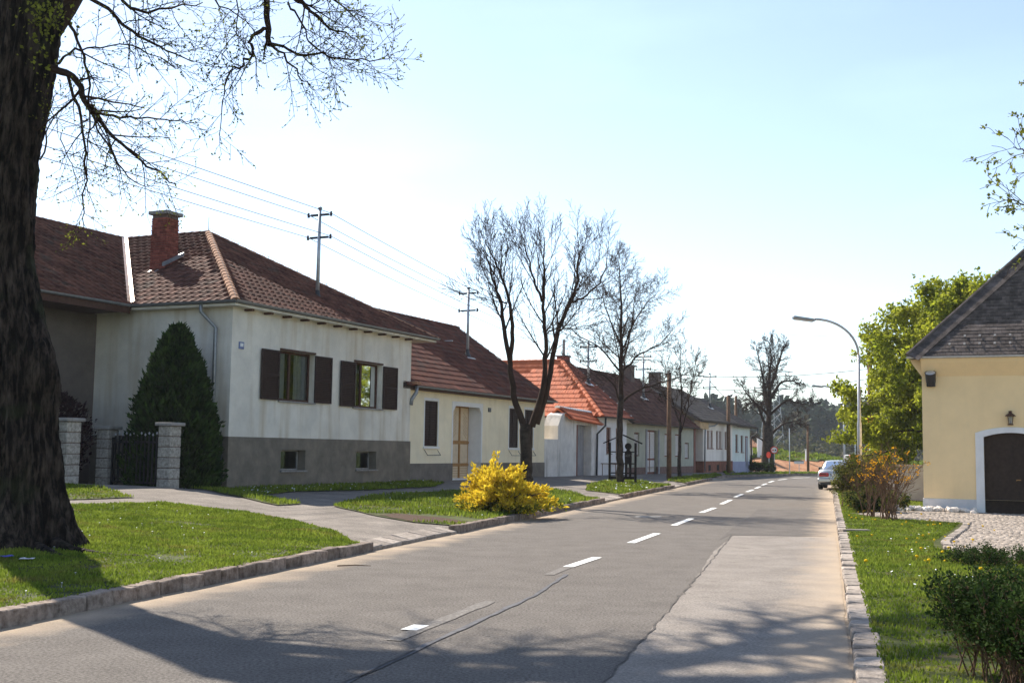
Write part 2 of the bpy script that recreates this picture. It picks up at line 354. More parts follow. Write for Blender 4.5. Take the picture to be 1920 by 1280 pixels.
road_right = [(126, 158), (68, 116), (44, 97), (36, 84), (32, 72), (32, 58), (19, 57.3), (16.2, 56.2), (14.9, 54.4), (kr(53), 53), (kr(-6), -6)]
def edge_d(X, Y): return np.minimum(np.abs(X - kl(Y)), np.abs(kr(Y) - X)) * KD.y
near = [(kl(-6), -6), (kl(60), 60), (kr(60) + 0, 60), (14.9, 54.4), (kr(53), 53), (kr(-6), -6)]
road = sheet('road', road_left + road_right, .55, 0., 0., M['road'], attr=edge_d)
# resurfaced strips, seams and markings on the road
def strip(name, pts, w, z, m, parent=road, jit=0.):
    b = MB(); L_, R_ = [], []
    for i, p in enumerate(pts):
        p = Vector((*p, 0)); a = Vector((*pts[max(i - 1, 0)], 0)); c = Vector((*pts[min(i + 1, len(pts) - 1)], 0))
        n = (c - a).normalized(); n = Vector((-n.y, n.x, 0)) * (w / 2) * (1 + random.uniform(-jit, jit))
        L_.append(p + n); R_.append(p - n)
    vs = [(v.x, v.y, z) for v in L_ + R_]; n = len(pts)
    b.add(vs, [(i, i + n, i + n + 1, i + 1) for i in range(n - 1)]); return b.build(name, m, parent, recalc=False)
sheet('asphalt_patch', [(.05, 6), (.71, 8.84), (1.57, 12.22), (2.45, 15.75), (3.5, 20.4), (4.65, 24.55), (kr(24.6) - .06, 24.62), (kr(20.8) - .03, 20.8), (kr(15.6) - .03, 15.6), (kr(11.3) - .03, 11.3), (kr(6.2) - .03, 6.2)], .3, 0., .004, M['patch'], parent=road, kind=None, jit=.008, attr=edge_d)
sheet('asphalt_patch', [(4.1, 23.2), (4.55, 24.62), (6.6, 24.72), (8.7, 32.6), (9.3, 36.5), (7.6, 36.3), (6.6, 32.4), (5.3, 27.8)], .5, 0., .004, M['patch2'], parent=road, kind=None, jit=.01, attr=edge_d)
def wob(a, b, n, s): return [(a[0] + (b[0] - a[0]) * i / n + random.gauss(0, s), a[1] + (b[1] - a[1]) * i / n + random.gauss(0, s)) for i in range(n + 1)]
strip('tar_seam', wob((-1.75, 6.5), (-.75, 10.2), 12, .012) + wob((-.70, 10.4), (.29, 13.9), 14, .008) + wob((.31, 14), (.80, 16.4), 8, .006), .055, .008, M['tar'], jit=.35)
strip('crack', wob((.0, 6), (.71, 8.84), 10, .012) + wob((.73, 8.9), (2.45, 15.75), 34, .014) + wob((2.46, 15.8), (4.6, 24.5), 30, .012), .016, .010, M['crack'], jit=.6)
strip('crack', wob((-1.78, 6.5), (-.78, 10.1), 16, .015), .02, .012, M['crack'], jit=.6)
DASH = [((.87, 17.43), (1.42, 19.06)), ((2.27, 22.14), (3.1, 24.83)), ((3.83, 27.61), (4.71, 30.6)), ((5.45, 33.64), (6.36, 36.68)), ((7.06, 39.42), (8.06, 43.11)),
        ((8.72, 45.77), (9.74, 49.47)), ((10.48, 52.28), (11.42, 55.48)), ((11.95, 57.5), (12.92, 61.)), ((13.6, 63.7), (14.6, 67.2)), ((15.35, 70.), (16.5, 73.9)), ((17.4, 76.6), (18.9, 80.6)), ((19.8, 82.8), (22.1, 87.)), ((23.4, 89), (26.4, 92.9))]
for a, b_ in DASH: strip('lane_dash', [a, b_], .16, .009, M['paint'])
strip('worn_lane_dash', wob((-1.02, 10.6), (-.2, 13.4), 8, .005), .14, .006, M['paint_old'], jit=.2)
strip('lane_dash', [(-.93, 11.2), (-.83, 11.52)], .15, .009, M['paint'], jit=.2)
strip('worn_lane_dash', [(.55, 16.3), (.86, 17.4)], .14, .006, M['paint_old'])
strip('worn_lane_dash', [(3.3, 31.0), (4.0, 31.2)], .13, .009, M['paint'])

inner = lambda Y, o=.16: (kl(Y) - o / KD.y, Y)
pave = sheet('pavement', [inner(-6), inner(20), inner(40), inner(60), inner(82), (18.1, 87.9), (21.5, 92.1), (24.8, 96.1), (31.8, 102.2), (26, 108), (6, 100), (-12, 66), (-26, 42), (-36, 20), (-40, -6)], .42, zl, 0., M['pave'])

_VN = rng.random((64, 64))
def vnoise(X, Y, sc):
    x, y = np.asarray(X) / sc + 100, np.asarray(Y) / sc + 100; i, j = np.floor(x).astype(int), np.floor(y).astype(int); fx, fy = sstep(x - i), sstep(y - j)
    g_ = lambda a, b: _VN[a % 64, b % 64]
    return (g_(i, j) * (1 - fx) + g_(i + 1, j) * fx) * (1 - fy) + (g_(i, j + 1) * (1 - fx) + g_(i + 1, j + 1) * fx) * fy
def blades(name, P, dens, h0, h1, zf, m, label, lean=.5, w=.006, hole=None):
    A = np.array(P); x0, y0 = A.min(0); x1, y1 = A.max(0); n = int((x1 - x0) * (y1 - y0) * dens)
    X = rng.uniform(x0, x1, n); Y = rng.uniform(y0, y1, n); k = inpoly(X, Y, P)
    pc = (960 + 2200 * X / np.maximum(Y, .1)); k &= (pc > -250) & (pc < 2150) & (Y > 6)
    if hole is not None: k &= ~hole(X, Y)
    vn = .55 * vnoise(X, Y, .9) + .45 * vnoise(X, Y, .3); k &= rng.random(len(X)) < sstep((vn - .12) / .2) * .85 + .15
    X, Y, vn = X[k], Y[k], vn[k]; n = len(X)
    if not n: return
    nz = (vn - .5) * 1.1 + .6 * (rng.random(n) < .03) + np.sin(X * 1.7 + 1) * np.sin(Y * 1.3) * .25 + np.sin(X * 4.1) * np.sin(Y * 3.7 + 2) * .2
    H = rng.uniform(h0, h1, n) * (1 + nz); a = rng.uniform(0, 2 * np.pi, n); la = rng.uniform(0, 2 * np.pi, n); ll = rng.uniform(0, lean, n) * H
    W = w * (1 + Y / 14) * rng.uniform(.7, 1.4, n); Z = zf(X, Y) + .008
    c, s = np.cos(a) * W, np.sin(a) * W
    V = np.empty((n, 3, 3)); V[:, 0] = np.column_stack([X - c, Y - s, Z]); V[:, 1] = np.column_stack([X + c, Y + s, Z])
    V[:, 2] = np.column_stack([X + np.cos(la) * ll, Y + np.sin(la) * ll, Z + H])
    me = npmesh(name, V.reshape(-1, 3), np.arange(3 * n).reshape(-1, 3), 3, m)
    return tag(link(name, me), label, 'grass', kind='stuff')
LAWNS = []
def lawn(P, zf, dz, dens, h0, h1, label, step=.5, jit=.03, hole=None, w=.006):
    P = densify(P, .5, jit); o = sheet('lawn', P, step, zf, dz, M['turf'])
    blades('grass', P, dens, h0, h1, lambda x, y: zf(x, y) + dz, M['grass'], label, hole=hole, w=w); LAWNS.append((P, zf, dz)); return o
kin = lambda Y: inner(Y, .125)
lawn([kin(4), kin(12), kin(19.45), (-3.0, 21.3), (-4.2, 23.4), (-5.6, 25.2), (-7.5, 25.6), (-8.6, 23.6), (-11.2, 18), (-14.2, 11.5), (-17.5, 4)], zl, .02, 1250, .018, .046,
     'sunlit green lawn with daisies around the big tree trunk by the kerb', hole=lambda X, Y: (X + 7.1) ** 2 + (Y - 17.0) ** 2 < .5)
lawn([(-8.3, 26.2), (-9.6, 27.9), (-11.05, 29.1), (-13.5, 23.8), (-16.4, 17.4), (-13.4, 15.2)], zl, .02, 480, .03, .07, 'small triangle of lawn in front of the left gate pillar')
f2 = lambda t, w: tuple(fl(t, w)[:2])
lawn([(-9.0, 32.9), f2(0, -.06), f2(6, -.06), f2(11.5, .2), f2(11.5, -1.0), f2(8.5, -2.1), f2(4, -2.2), f2(1, -1.7), (-6.6, 31.6)], zl, .02, 260, .04, .1, 'shaded grass strip along the grey plinth of the near house')
lawn([(-8.8, 32.4), (-7.0, 31.2), (-5.0, 28.5), (-5.4, 27.5), (-7.3, 29.6)], zl, .022, 260, .04, .09, 'narrow grass tongue beside the gate driveway')
earth = lambda X, Y: ((X + 2.0) / 1.5) ** 2 + ((Y - 25.9) / 1.1) ** 2 < 1
lawn([(-4.25, 28.6), (-4.2, 31), f2(1.5, -3.8), f2(6, -3.8), f2(11, -3.9), (1.4, 44.2), (2.5, 41.8), kin(39.1), kin(34), kin(28), kin(24.3), (-2.0, 24.7), (-3.2, 26.6)], zl, .02, 240, .04, .09,
     'lawn strip with the golden bush between driveway and kerb', hole=earth)
sheet('bare_earth', [(-2.9, 26.3), (-2.1, 24.9), (-1.2, 24.75), (-.75, 25.3), (-1.5, 26.4), (-2.6, 27.1)], .25, zl, .026, M['earth'], jit=.05)
lawn([kin(43.1), (2.9, 44.6), (3.2, 49), (4.4, 55), (6.4, 58.4), (7.4, 57.2), kin(56.), kin(50)], zl, .02, 150, .05, .11, 'lawn strip under the wooden figure and the middle tree', w=.007)
lawn([kin(61.2), (8.2, 61.8), (9.0, 66), (11.6, 74), (14.2, 81.6), kin(81.5), kin(70)], zl, .02, 90, .05, .12, 'far lawn strip with the wooden pole along the kerb', w=.008)
lawn([(15.3, 83.4), (15.6, 88), (19.8, 95.4), (23, 99.2), (26, 98.4), (24.6, 96.2), (21.3, 92.3), (17.9, 88.1)], zl, .02, 60, .06, .12, 'farthest verge grass around the old tree at the bend', w=.01)
cob = [(7.75, 20.9), (8.2, 22.3), (10.2, 26.6), (11.35, 29.3), (10.2, 30.4), (9.6, 32.6), (11.0, 34.6), (12.3, 35.0), (13.2, 34.9), (17.5, 32.9), (22, 30.8), (22, 10), (9.6, 14.8), (8.3, 18.4)]
kir = lambda Y: (kr(Y) + .19, Y)
rl = [kir(4), kir(12), kir(20), kir(30), kir(40), kir(50), (14.6, 53.2), (16.6, 55.4), (19.5, 56.6), (34, 57.4), (60, 60), (60, 4)]
sheet('right_ground', rl, .8, zr, 0, M['turf'])
rlawn = [kir(4), kir(12), kir(20), kir(30), kir(40), kir(50), (14.6, 53.2), (16.6, 55.4), (24, 56.6), (24, 50), (20, 44), (12.4, 35.4), (10.6, 35), (9.3, 32.6), (9.9, 30.2), (11.1, 29.2), (10.0, 26.7), (8.0, 22.4), (7.5, 20.9), (8.1, 18.3), (9.4, 14.7), (16, 10), (16, 4)]
blades('grass', rlawn, 900, .018, .046, zr, M['grass'], 'right-hand lawn with dandelions between the pale kerb and the yellow house', hole=lambda X, Y: (rng.random(len(X)) < sstep((Y - 16) / 25) * .75))
LAWNS.append((rlawn, zr, 0))
lawn([(26, 98.6), (34, 104), (60, 124), (58, 128), (36, 113), (22, 106), (23, 100)], lambda x, y: 0 * x + .03, .0, 40, .06, .14, 'grass verge below the orange earth bank', step=2, w=.012)

# sand and flower scatter
def daisies(P, zf, dz, n, m, s0, s1, name, label, clump=.5):
    A = np.array(P); x0, y0 = A.min(0); x1, y1 = A.max(0); q = []
    cx = rng.uniform(x0, x1, n // 4 + 1); cy = rng.uniform(y0, y1, n // 4 + 1)
    i = rng.integers(0, len(cx), n); X = cx[i] + rng.normal(0, clump, n); Y = cy[i] + rng.normal(0, clump, n)
    k = inpoly(X, Y, P) & (Y > 8); X, Y = X[k], Y[k]; n = len(X); b = MB()
    for x, y in zip(X, Y):
        z = float(zf(np.array([x]), np.array([y]))[0]) + dz + random.uniform(.05, .09); s = random.uniform(s0, s1)
        ax = Vector((random.gauss(0, .25), random.gauss(-.2, .25), 1)).normalized(); u = ax.orthogonal().normalized(); w = ax.cross(u); c = Vector((x, y, z))
        b.add([c + (u * math.cos(a) + w * math.sin(a)) * s for a in [j * math.pi / 3 for j in range(6)]], [(0, 1, 2, 3, 4, 5)])
        b.add([c, c + Vector((.003, 0, -.08)), c + Vector((-.003, 0, -.08))], [(0, 1, 2)])
    return tag(b.build(name, m, recalc=False), label, 'flowers', kind='stuff')
daisies(LAWNS[0][0], zl, .02, 240, M['daisy'], .009, .014, 'daisies', 'white daisies scattered over the lawn by the big tree')
daisies(LAWNS[2][0], zl, .02, 200, M['daisy'], .016, .026, 'daisies', 'white daisies below the cellar windows of the near house', .35)
daisies(LAWNS[4][0], zl, .02, 110, M['daisy'], .013, .02, 'daisies', 'white daisies in the lawn around the golden bush')
daisies(LAWNS[5][0], zl, .02, 90, M['daisy'], .03, .045, 'daisies', 'white daisies in the lawn before the wooden figure')
daisies([(4.6, 14), (7.4, 14), (8, 22), (9.5, 27), (6.6, 22)], zr, 0, 60, M['daisy'], .014, .02, 'daisies', 'white daisies in the right-hand lawn')
dm = MB(); dm.lathe([(.001, .05), (.028, .06), (.034, .075), (.02, .09), (.001, .093)], k=7); dm.tube([(0, 0, 0), (.005, 0, .06)], .004, 4)
dmesh = dm.mesh('dandelion', M['dand'])
cl = [(10.2, 33.5, 18, .75), (10.6, 36.5, 22, .6), (9.3, 28.5, 12, 1.0), (8.0, 23.5, 14, .7), (9.8, 27.5, 10, .6), (6.3, 17.5, 8, 1.0), (7, 20, 6, .8), (8.4, 30, 8, .6)]
for cx, cy, n, s in cl:
    for _ in range(n):
        x, y = random.gauss(cx, s), random.gauss(cy, s)
        if x < kr(y) + .35: continue
        o = link('dandelion', dmesh); o.location = (x, y, float(zr(x, y)) - .01 + random.uniform(0, .03)); o.rotation_euler = (random.gauss(0, .2), random.gauss(0, .2), 0); k = random.uniform(.5, .95); o.scale = (k, k, k)
        tag(o, 'tiny yellow dandelion in the right-hand lawn', 'dandelion', 'dandelions in the right-hand lawn')

# kerbs: every stone its own piece
def stone_mesh(name, L, W, H, m, j=.012, bev=.012):
    b = MB(); b.box(-L / 2, L / 2, -W / 2, W / 2, -.12, H); b.v = [(x + random.uniform(-j, j), y + random.uniform(-j, j), z + (random.uniform(-j, j) if z > 0 else 0)) for x, y, z in b.v]
    return b.mesh(name, m, bevel=bev)
def kerb(name, segs, protos, L, flat=None):
    par = bpy.data.objects.new(name, None); COL.objects.link(par); par['kind'] = 'structure'
    for a, b_, dz in segs:
        a = Vector((*a, 0)); b_ = Vector((*b_, 0)); n = max(1, round((b_ - a).length / L)); r = math.atan2((b_ - a).y, (b_ - a).x)
        for i in range(n):
            p = a + (b_ - a) * ((i + .5) / n); low = dz < -.05; o = link('kerb_stone', random.choice(flat if low else protos), par)
            if low: p = p + KN * .12; tilt = .17
            else: tilt = 0.
            o.location = (p.x + random.gauss(0, .006), p.y + random.gauss(0, .006), (.035 if low else dz) + random.gauss(0, .004)); o.rotation_euler = (tilt + random.gauss(0, .008), random.gauss(0, .008), r + random.gauss(0, .012))
            o.scale.x = ((b_ - a).length / n) / L
    return par
pl = [stone_mesh('kerb_stone', .44, .19, .155, M['kerbL']) for _ in range(4)]
kc = lambda Y, o=.09: (kl(Y) - o / KD.y, Y)
kerb('left_kerb', [(kc(3), kc(19.7), 0), (kc(19.7), kc(24), -.125), (kc(24), kc(39.4), 0), (kc(39.4), kc(42.7), -.125), (kc(42.7), kc(56.2), 0), (kc(56.2), kc(61), -.125), (kc(61), kc(73.5), 0), (kc(73.5), kc(77), -.125), (kc(77), kc(82), 0),
                   (kc(82), (18.2, 87.8), 0), ((18.2, 87.8), (21.6, 92), 0), ((21.6, 92), (25, 96.1), 0), ((25, 96.1), (32, 102.2), 0)], pl, .45, [stone_mesh('kerb_stone', .43, .42, .062, M['kerb'], .012, .014) for _ in range(3)])
pr_ = [stone_mesh('kerb_stone', .44, .22, .085, M['kerb'], .014, .016) for _ in range(4)]
kcr = lambda Y: (kr(Y) + .12, Y)
kerb('right_kerb', [(kcr(4), kcr(53), 0), (kcr(53), (15.05, 54.3), 0), ((15.05, 54.3), (16.4, 56), 0), ((16.4, 56), (19, 57.1), 0), ((19, 57.1), (32, 57.8), 0)], pr_, .45)
# cobbled forecourt
forecourt = sheet('forecourt', cob, .8, zr, .006, mat('joint_sand', (.16, .13, .10), var=.2, scale=6))
def setts():
    P = cob; V = []; F = []; n = 0; s = .125
    base = np.array([(-.5, -.5, 0), (.5, -.5, 0), (.5, .5, 0), (-.5, .5, 0), (-.36, -.36, 1), (.36, -.36, 1), (.36, .36, 1), (-.36, .36, 1)])
    fc = np.array([(0, 1, 5, 4), (1, 2, 6, 5), (2, 3, 7, 6), (3, 0, 4, 7), (4, 5, 6, 7)])
    u = np.arange(-20, 30, s); U, W = np.meshgrid(u, u); row = np.round(W / s); U = U + (row % 2) * s / 2
    U += .5 * s * np.sin(W * 1.1); U = U.ravel() + rng.normal(0, .006, U.size); W = W.ravel() + .12 * np.sin(U * 3.2) + rng.normal(0, .006, W.size)
    X = 12 + U * dv.x - W * dv.y; Y = 26 + U * dv.y + W * dv.x; k = inpoly(X, Y, P)
    px = 960 + 2200 * X / np.maximum(Y, .1); k &= (px < 2250)
    X, Y = X[k], Y[k]; n = len(X); a = rng.normal(0, .12, n) + FA; z = zr(X, Y) + .006; h = rng.uniform(.012, .028, n); q = s * rng.uniform(.84, .98, n)
    V = np.empty((n, 8, 3)); ca, sa = np.cos(a), np.sin(a)
    for i, (bx, by, bz) in enumerate(base):
        V[:, i, 0] = X + (bx * ca - by * sa) * q; V[:, i, 1] = Y + (bx * sa + by * ca) * q; V[:, i, 2] = z + bz * h - .004
    F = (fc[None] + (np.arange(n) * 8)[:, None, None]).reshape(-1, 4)
    o = link('setts', npmesh('setts', V.reshape(-1, 3), F, 4, M['sett']), forecourt); o['kind'] = 'stuff'
setts()
es = [stone_mesh('edge_stone', .30, .17, .045, M['kerb'], .012, .014) for _ in range(3)]
ed = [(8.35, 18.2), (7.75, 20.9), (8.2, 22.3), (10.2, 26.6), (11.35, 29.3)]
for i in range(len(ed) - 1):
    a, b_ = Vector((*ed[i], 0)), Vector((*ed[i + 1], 0)); n = round((b_ - a).length / .31)
    for k in range(n):
        p = a + (b_ - a) * ((k + .5) / n); o = link('edge_stone', random.choice(es), forecourt); o.location = (p.x, p.y, float(zr(p.x, p.y)) + .01); o.rotation_euler = (random.gauss(0, .03), random.gauss(0, .03), math.atan2((b_ - a).y, (b_ - a).x) + random.gauss(0, .05))

# ------------------------------------------------------------------ building helpers
def panel(b, f, x0, x1, z0, z1, holes=(), depth=.25):
    """wall face with recessed openings; f maps (along, inward, up) to local space"""
    xs = sorted({x0, x1, *[h[0] for h in holes], *[h[1] for h in holes]}); zs = sorted({z0, z1, *[h[2] for h in holes], *[h[3] for h in holes]})
    for i in range(len(xs) - 1):
        for j in range(len(zs) - 1):
            cx, cz = (xs[i] + xs[i + 1]) / 2, (zs[j] + zs[j + 1]) / 2
            if any(h[0] < cx < h[1] and h[2] < cz < h[3] for h in holes): continue
            b.quad(f(xs[i], 0, zs[j]), f(xs[i + 1], 0, zs[j]), f(xs[i + 1], 0, zs[j + 1]), f(xs[i], 0, zs[j + 1]))
    for a, c, d, e in holes:
        for p in (((a, d), (a, e)), ((c, e), (c, d)), ((a, e), (c, e)), ((c, d), (a, d))):
            (xa, za), (xb, zb) = p; b.quad(f(xa, 0, za), f(xb, 0, zb), f(xb, depth, zb), f(xa, depth, za))
def front(y0): return lambda x, y, z: (x, y0 + y, z)
def tile_proto(kind, tw, th, m):
    ov = th * .12
    if kind == 'wave':
        prof = [(0, .012), (.12, .030), (.26, .044), (.40, .030), (.52, .010), (.76, .004), (1.0, .012)]
    elif kind == 'flat':
        prof = [(.01, .022), (.09, .030), (.17, .012), (.5, .020), (.83, .012), (.99, .016)]
    else:
        prof = [(.015, .008), (.985, .008)]
    lift = .030 if kind != 'shingle' else .014
    b = MB(); n = len(prof)
    for v, l in ((-ov, lift), (th, .002)):
        for u, z in prof: b.v.append((u * tw, v, z + l))
    for u, z in prof: b.v.append((u * tw, -ov, -.004))
    b.f += [(i, i + 1, n + i + 1, n + i) for i in range(n - 1)] + [(2 * n + i, 2 * n + i + 1, i + 1, i) for i in range(n - 1)]
    return b.mesh('tile', m, smooth=False, recalc=False)
BUD = {}
def tiled(roof, poly, U, kind, tw, th, m, budget=0, name='tile'):
    """cover the convex 3-D polygon (local to the house) with real tiles: whole ones near the camera become objects"""
    U = Vector(U).normalized(); P = [Vector(p) for p in poly]; N = (P[1] - P[0]).cross(P[2] - P[0]).normalized()
    if N.z < 0: N = -N
    V = N.cross(U); O = P[0]; uv = [((p - O).dot(U), (p - O).dot(V)) for p in P]
    A = np.array(uv); u0, v0 = A.min(0); u1, v1 = A.max(0)
    proto = tile_proto(kind, tw, th, m); full, part = [], []
    eps = .002
    def ins(u, v): return all(((bx - ax) * (v - ay) - (by - ay) * (u - ax)) * sg >= -eps for (ax, ay), (bx, by) in zip(uv, uv[1:] + uv[:1]))
    ar = sum(a[0] * b[1] - b[0] * a[1] for a, b in zip(uv, uv[1:] + uv[:1])); sg = 1 if ar > 0 else -1
    j = 0; v = v0
    while v < v1 - .02:
        off = (tw / 2 if (j % 2 and kind != 'wave') else 0); u = u0 - off
        while u < u1:
            c = [ins(u + a * tw, v + b * th) for a, b in ((0, 0), (1, 0), (1, 1), (0, 1), (.5, .5), (.5, 0), (.5, 1), (0, .5), (1, .5))]
            if all(c[:4]): full.append((u, v))
            elif any(c): part.append((u, v))
            u += tw
        v += th; j += 1
    Fm = Matrix((( U.x, V.x, N.x, O.x), (U.y, V.y, N.y, O.y), (U.z, V.z, N.z, O.z), (0, 0, 0, 1)))
    mw = roof.parent.matrix_basis if roof.parent else Matrix()
    camp = Vector((0, 0, 1.7))
    full.sort(key=lambda q: ((mw @ (Fm @ Vector((q[0], q[1], 0)))) - camp).length)
    for u, v in full[:budget]:
        o = link(name, proto, roof, Fm @ Matrix.Translation((u, v, random.uniform(0, .006))) @ Matrix.Rotation(random.gauss(0, .006), 4, 'Z'))
    co = np.array([tuple(q.co) for q in proto.vertices]); fc = np.array([tuple(p.vertices) for p in proto.polygons])
    def field(lst):
        n = len(lst); Q = np.array(lst); VV = co[None] + np.column_stack([Q, rng.uniform(0, .006, n)])[:, None, :]
        return VV.reshape(-1, 3), (fc[None] + (np.arange(n) * len(co))[:, None, None]).reshape(-1, 4)
    rest = full[budget:]
    bm = bmesh.new()
    if part:
        vv, ff = field(part); me = npmesh('t', vv, ff, 4, m); bm.from_mesh(me)
        for (ax, ay), (bx, by) in zip(uv, uv[1:] + uv[:1]):
            nrm = Vector(((by - ay) * sg, -(bx - ax) * sg, 0)).normalized()
            slack = .05 if abs(ay - v0) < 1e-4 and abs(by - v0) < 1e-4 else .0
            bmesh.ops.bisect_plane(bm, geom=bm.verts[:] + bm.edges[:] + bm.faces[:], plane_co=Vector((ax, ay, 0)) + nrm * slack, plane_no=nrm, clear_outer=True)
    if rest:
        vv, ff = field(rest); me = npmesh('t2', vv, ff, 4, m); bm.from_mesh(me)
    if len(bm.faces):
        me = bpy.data.meshes.new('tile_field'); bm.to_mesh(me); me.materials.append(m); o = link('tile_field', me, roof, Fm); o['kind'] = 'stuff'
    bm.free()
def slabs(name, polys, m, parent, th=.1):
    b = MB()
    for poly in polys:
        P = [Vector(p) for p in poly]; N = (P[1] - P[0]).cross(P[2] - P[0]).normalized()
        if N.z < 0: N = -N; P = P[::-1]
        T = [p - N * .006 for p in P]; B = [p - N * th for p in P]; n = len(P)
        b.add(T + B, [tuple(range(n)), tuple(range(2 * n - 1, n - 1, -1))] + [(i, i + n, (i + 1) % n + n, (i + 1) % n) for i in range(n)])
    return b.build(name, m, parent)
def ridge_caps(roof, a, b_, m, L=.36, r=.12, name='ridge_tile', lift=.02):
    a, b_ = Vector(a), Vector(b_); n = max(1, round((b_ - a).length / L)); X = (b_ - a).normalized(); Y = Vector((0, 0, 1)).cross(X).normalized(); Z = X.cross(Y)
    q = MB(); k = 7; l = (b_ - a).length / n
    for x, rr in ((-.03, r * 1.12), (l, r * .92)):
        for j in range(k): t = math.pi * j / (k - 1); q.v.append((x, math.cos(t) * rr, math.sin(t) * rr * .8))
    q.v += [(-.03, 0, 0)]
    q.f += [(j, j + 1, k + j + 1, k + j) for j in range(k - 1)] + [(j + 1, j, 2 * k) for j in range(k - 1)]
    me = q.mesh(name, m, recalc=False)
    for i in range(n):
        p = a + X * (l * i) + Vector((0, 0, lift - r * .35))
        Fm = Matrix(((X.x, Y.x, Z.x, p.x), (X.y, Y.y, Z.y, p.y), (X.z, Y.z, Z.z, p.z), (0, 0, 0, 1)))
        link(name, me, roof, Fm @ Matrix.Rotation(random.gauss(0, .012), 4, 'Z'))
def gutter(parent, pts, r=.07, m=None):
    b = MB(); P = [Vector(p) for p in pts]
    for a, c in zip(P[:-1], P[1:]):
        X = (c - a).normalized(); Y = Vector((0, 0, 1)).cross(X); k = 7; vs = []
        for p in (a - X * r * .4, c + X * r * .4):
            for rr in (r, r * .85):
                for j in range(k): t = math.pi + math.pi * j / (k - 1); vs.append(p + Y * math.cos(t) * rr + Vector((0, 0, math.sin(t) * rr)))
        fs = []
        for j in range(k - 1): fs += [(j, j + 1, 2 * k + j + 1, 2 * k + j), (k + j + 1, k + j, 3 * k + j, 3 * k + j + 1)]
        fs += [(0, 2 * k, 3 * k, k), (k - 1, 2 * k - 1, 4 * k - 1, 3 * k - 1)]; fs += [(j, k + j, k + j + 1, j + 1) for j in range(k - 1)] + [(2 * k + j, 3 * k + j, 3 * k + j + 1, 2 * k + j + 1) for j in range(k - 1)]
        b.add(vs, fs)
    return b.build('gutter', m or M['zinc'], parent)
def window(parent, f, x0, x1, z0, z1, inset, mull=.5, fm='brown', curtain=True, sill=True, glassm='glass', fw=.07, sillm='concrete', name='window', rail=None):
    """window part with frame, panes, sill as sub-parts; f maps (along, inward, up)"""
    fr = MB(); T = .06
    def bar(a, c, d, e):
        vs = [f(x, y, z) for z in (d, e) for y in (inset, inset + T) for x in (a, c)]
        fr.add(vs, [(0, 2, 3, 1), (4, 5, 7, 6), (0, 1, 5, 4), (2, 6, 7, 3), (0, 4, 6, 2), (1, 3, 7, 5)])
    bar(x0, x1, z0, z0 + fw); bar(x0, x1, z1 - fw, z1); bar(x0, x0 + fw, z0 + fw, z1 - fw); bar(x1 - fw, x1, z0 + fw, z1 - fw)
    xm = x0 + (x1 - x0) * mull if mull else None
    if mull: bar(xm - fw * .65, xm + fw * .65, z0 + fw, z1 - fw)
    w = fr.build(name, M[fm], parent)
    for a, c in ([(x0 + fw, xm - fw * .65), (xm + fw * .65, x1 - fw)] if mull else [(x0 + fw, x1 - fw)]):
        MB().quad(f(a, inset + .03, z0 + fw), f(c, inset + .03, z0 + fw), f(c, inset + .03, z1 - fw), f(a, inset + .03, z1 - fw)).build('pane', M[glassm], w)
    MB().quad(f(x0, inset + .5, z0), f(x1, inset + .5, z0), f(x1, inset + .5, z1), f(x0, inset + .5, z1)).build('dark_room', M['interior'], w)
    if curtain:
        c = MB(); n = 28
        for i in range(n):
            xa, xb = x0 + fw + (x1 - x0 - 2 * fw) * i / n, x0 + fw + (x1 - x0 - 2 * fw) * (i + 1) / n; ya, yb = inset + .12 + .025 * math.sin(i * 1.9), inset + .12 + .025 * math.sin((i + 1) * 1.9)
            if .34 < (i + .5) / n < .66: continue
            c.quad(f(xa, ya, z0 + fw), f(xb, yb, z0 + fw), f(xb, yb, z1 - fw), f(xa, ya, z1 - fw))
        c.build('curtain', M['curtain'], w)
    if sill:
        s = MB(); vs = [f(x, y, z) for z in (z0 - .05, z0 - .002) for y in (-.07, inset) for x in (x0 - .04, x1 + .04)]
        s.add(vs, [(0, 2, 3, 1), (4, 5, 7, 6), (0, 1, 5, 4), (2, 6, 7, 3), (0, 4, 6, 2), (1, 3, 7, 5)]); s.build('sill', M[sillm], w)
    return w
def shutter(parent, mw, w, h, n, m='shutter', T=.04, name='shutter'):
    """louvred leaf in its own frame: x along, y thickness, z up"""
    b = MB(); e = .055
    b.box(0, e, -T, 0, 0, h); b.box(w - e, w, -T, 0, 0, h); b.box(e, w - e, -T, 0, 0, e); b.box(e, w - e, -T, 0, h - e, h); b.box(e, w - e, -T, 0, h / 2 - e / 2, h / 2 + e / 2)
    s = b.build(name, M[m], parent, mw=mw)
    MB().box(e, w - e, -.008, -.003, e, h - e).build('back_board', M[m], s)
    q = MB(); q.box(e, w - e, -T * .95, -T * .15, 0, .012); bq = (h - 2 * e) / n
    q.v = [(x, y, z + (-.5 * bq * (y / T) - .2 * bq)) for x, y, z in q.v]; q.v = [(x, y, z - (0 if y > -T * .5 else .55 * bq)) for x, y, z in q.v]
    me = q.mesh('slat', M[m])
    for i in range(n): link('slat', me, s, Matrix.Translation((0, 0, e + bq * (i + .7))))
    return s
def pipe(parent, pts, r=.05, m=None, name='downpipe'):
    return MB().tube(pts, r, 8).build(name, m or M['zinc'], parent, smooth=True)
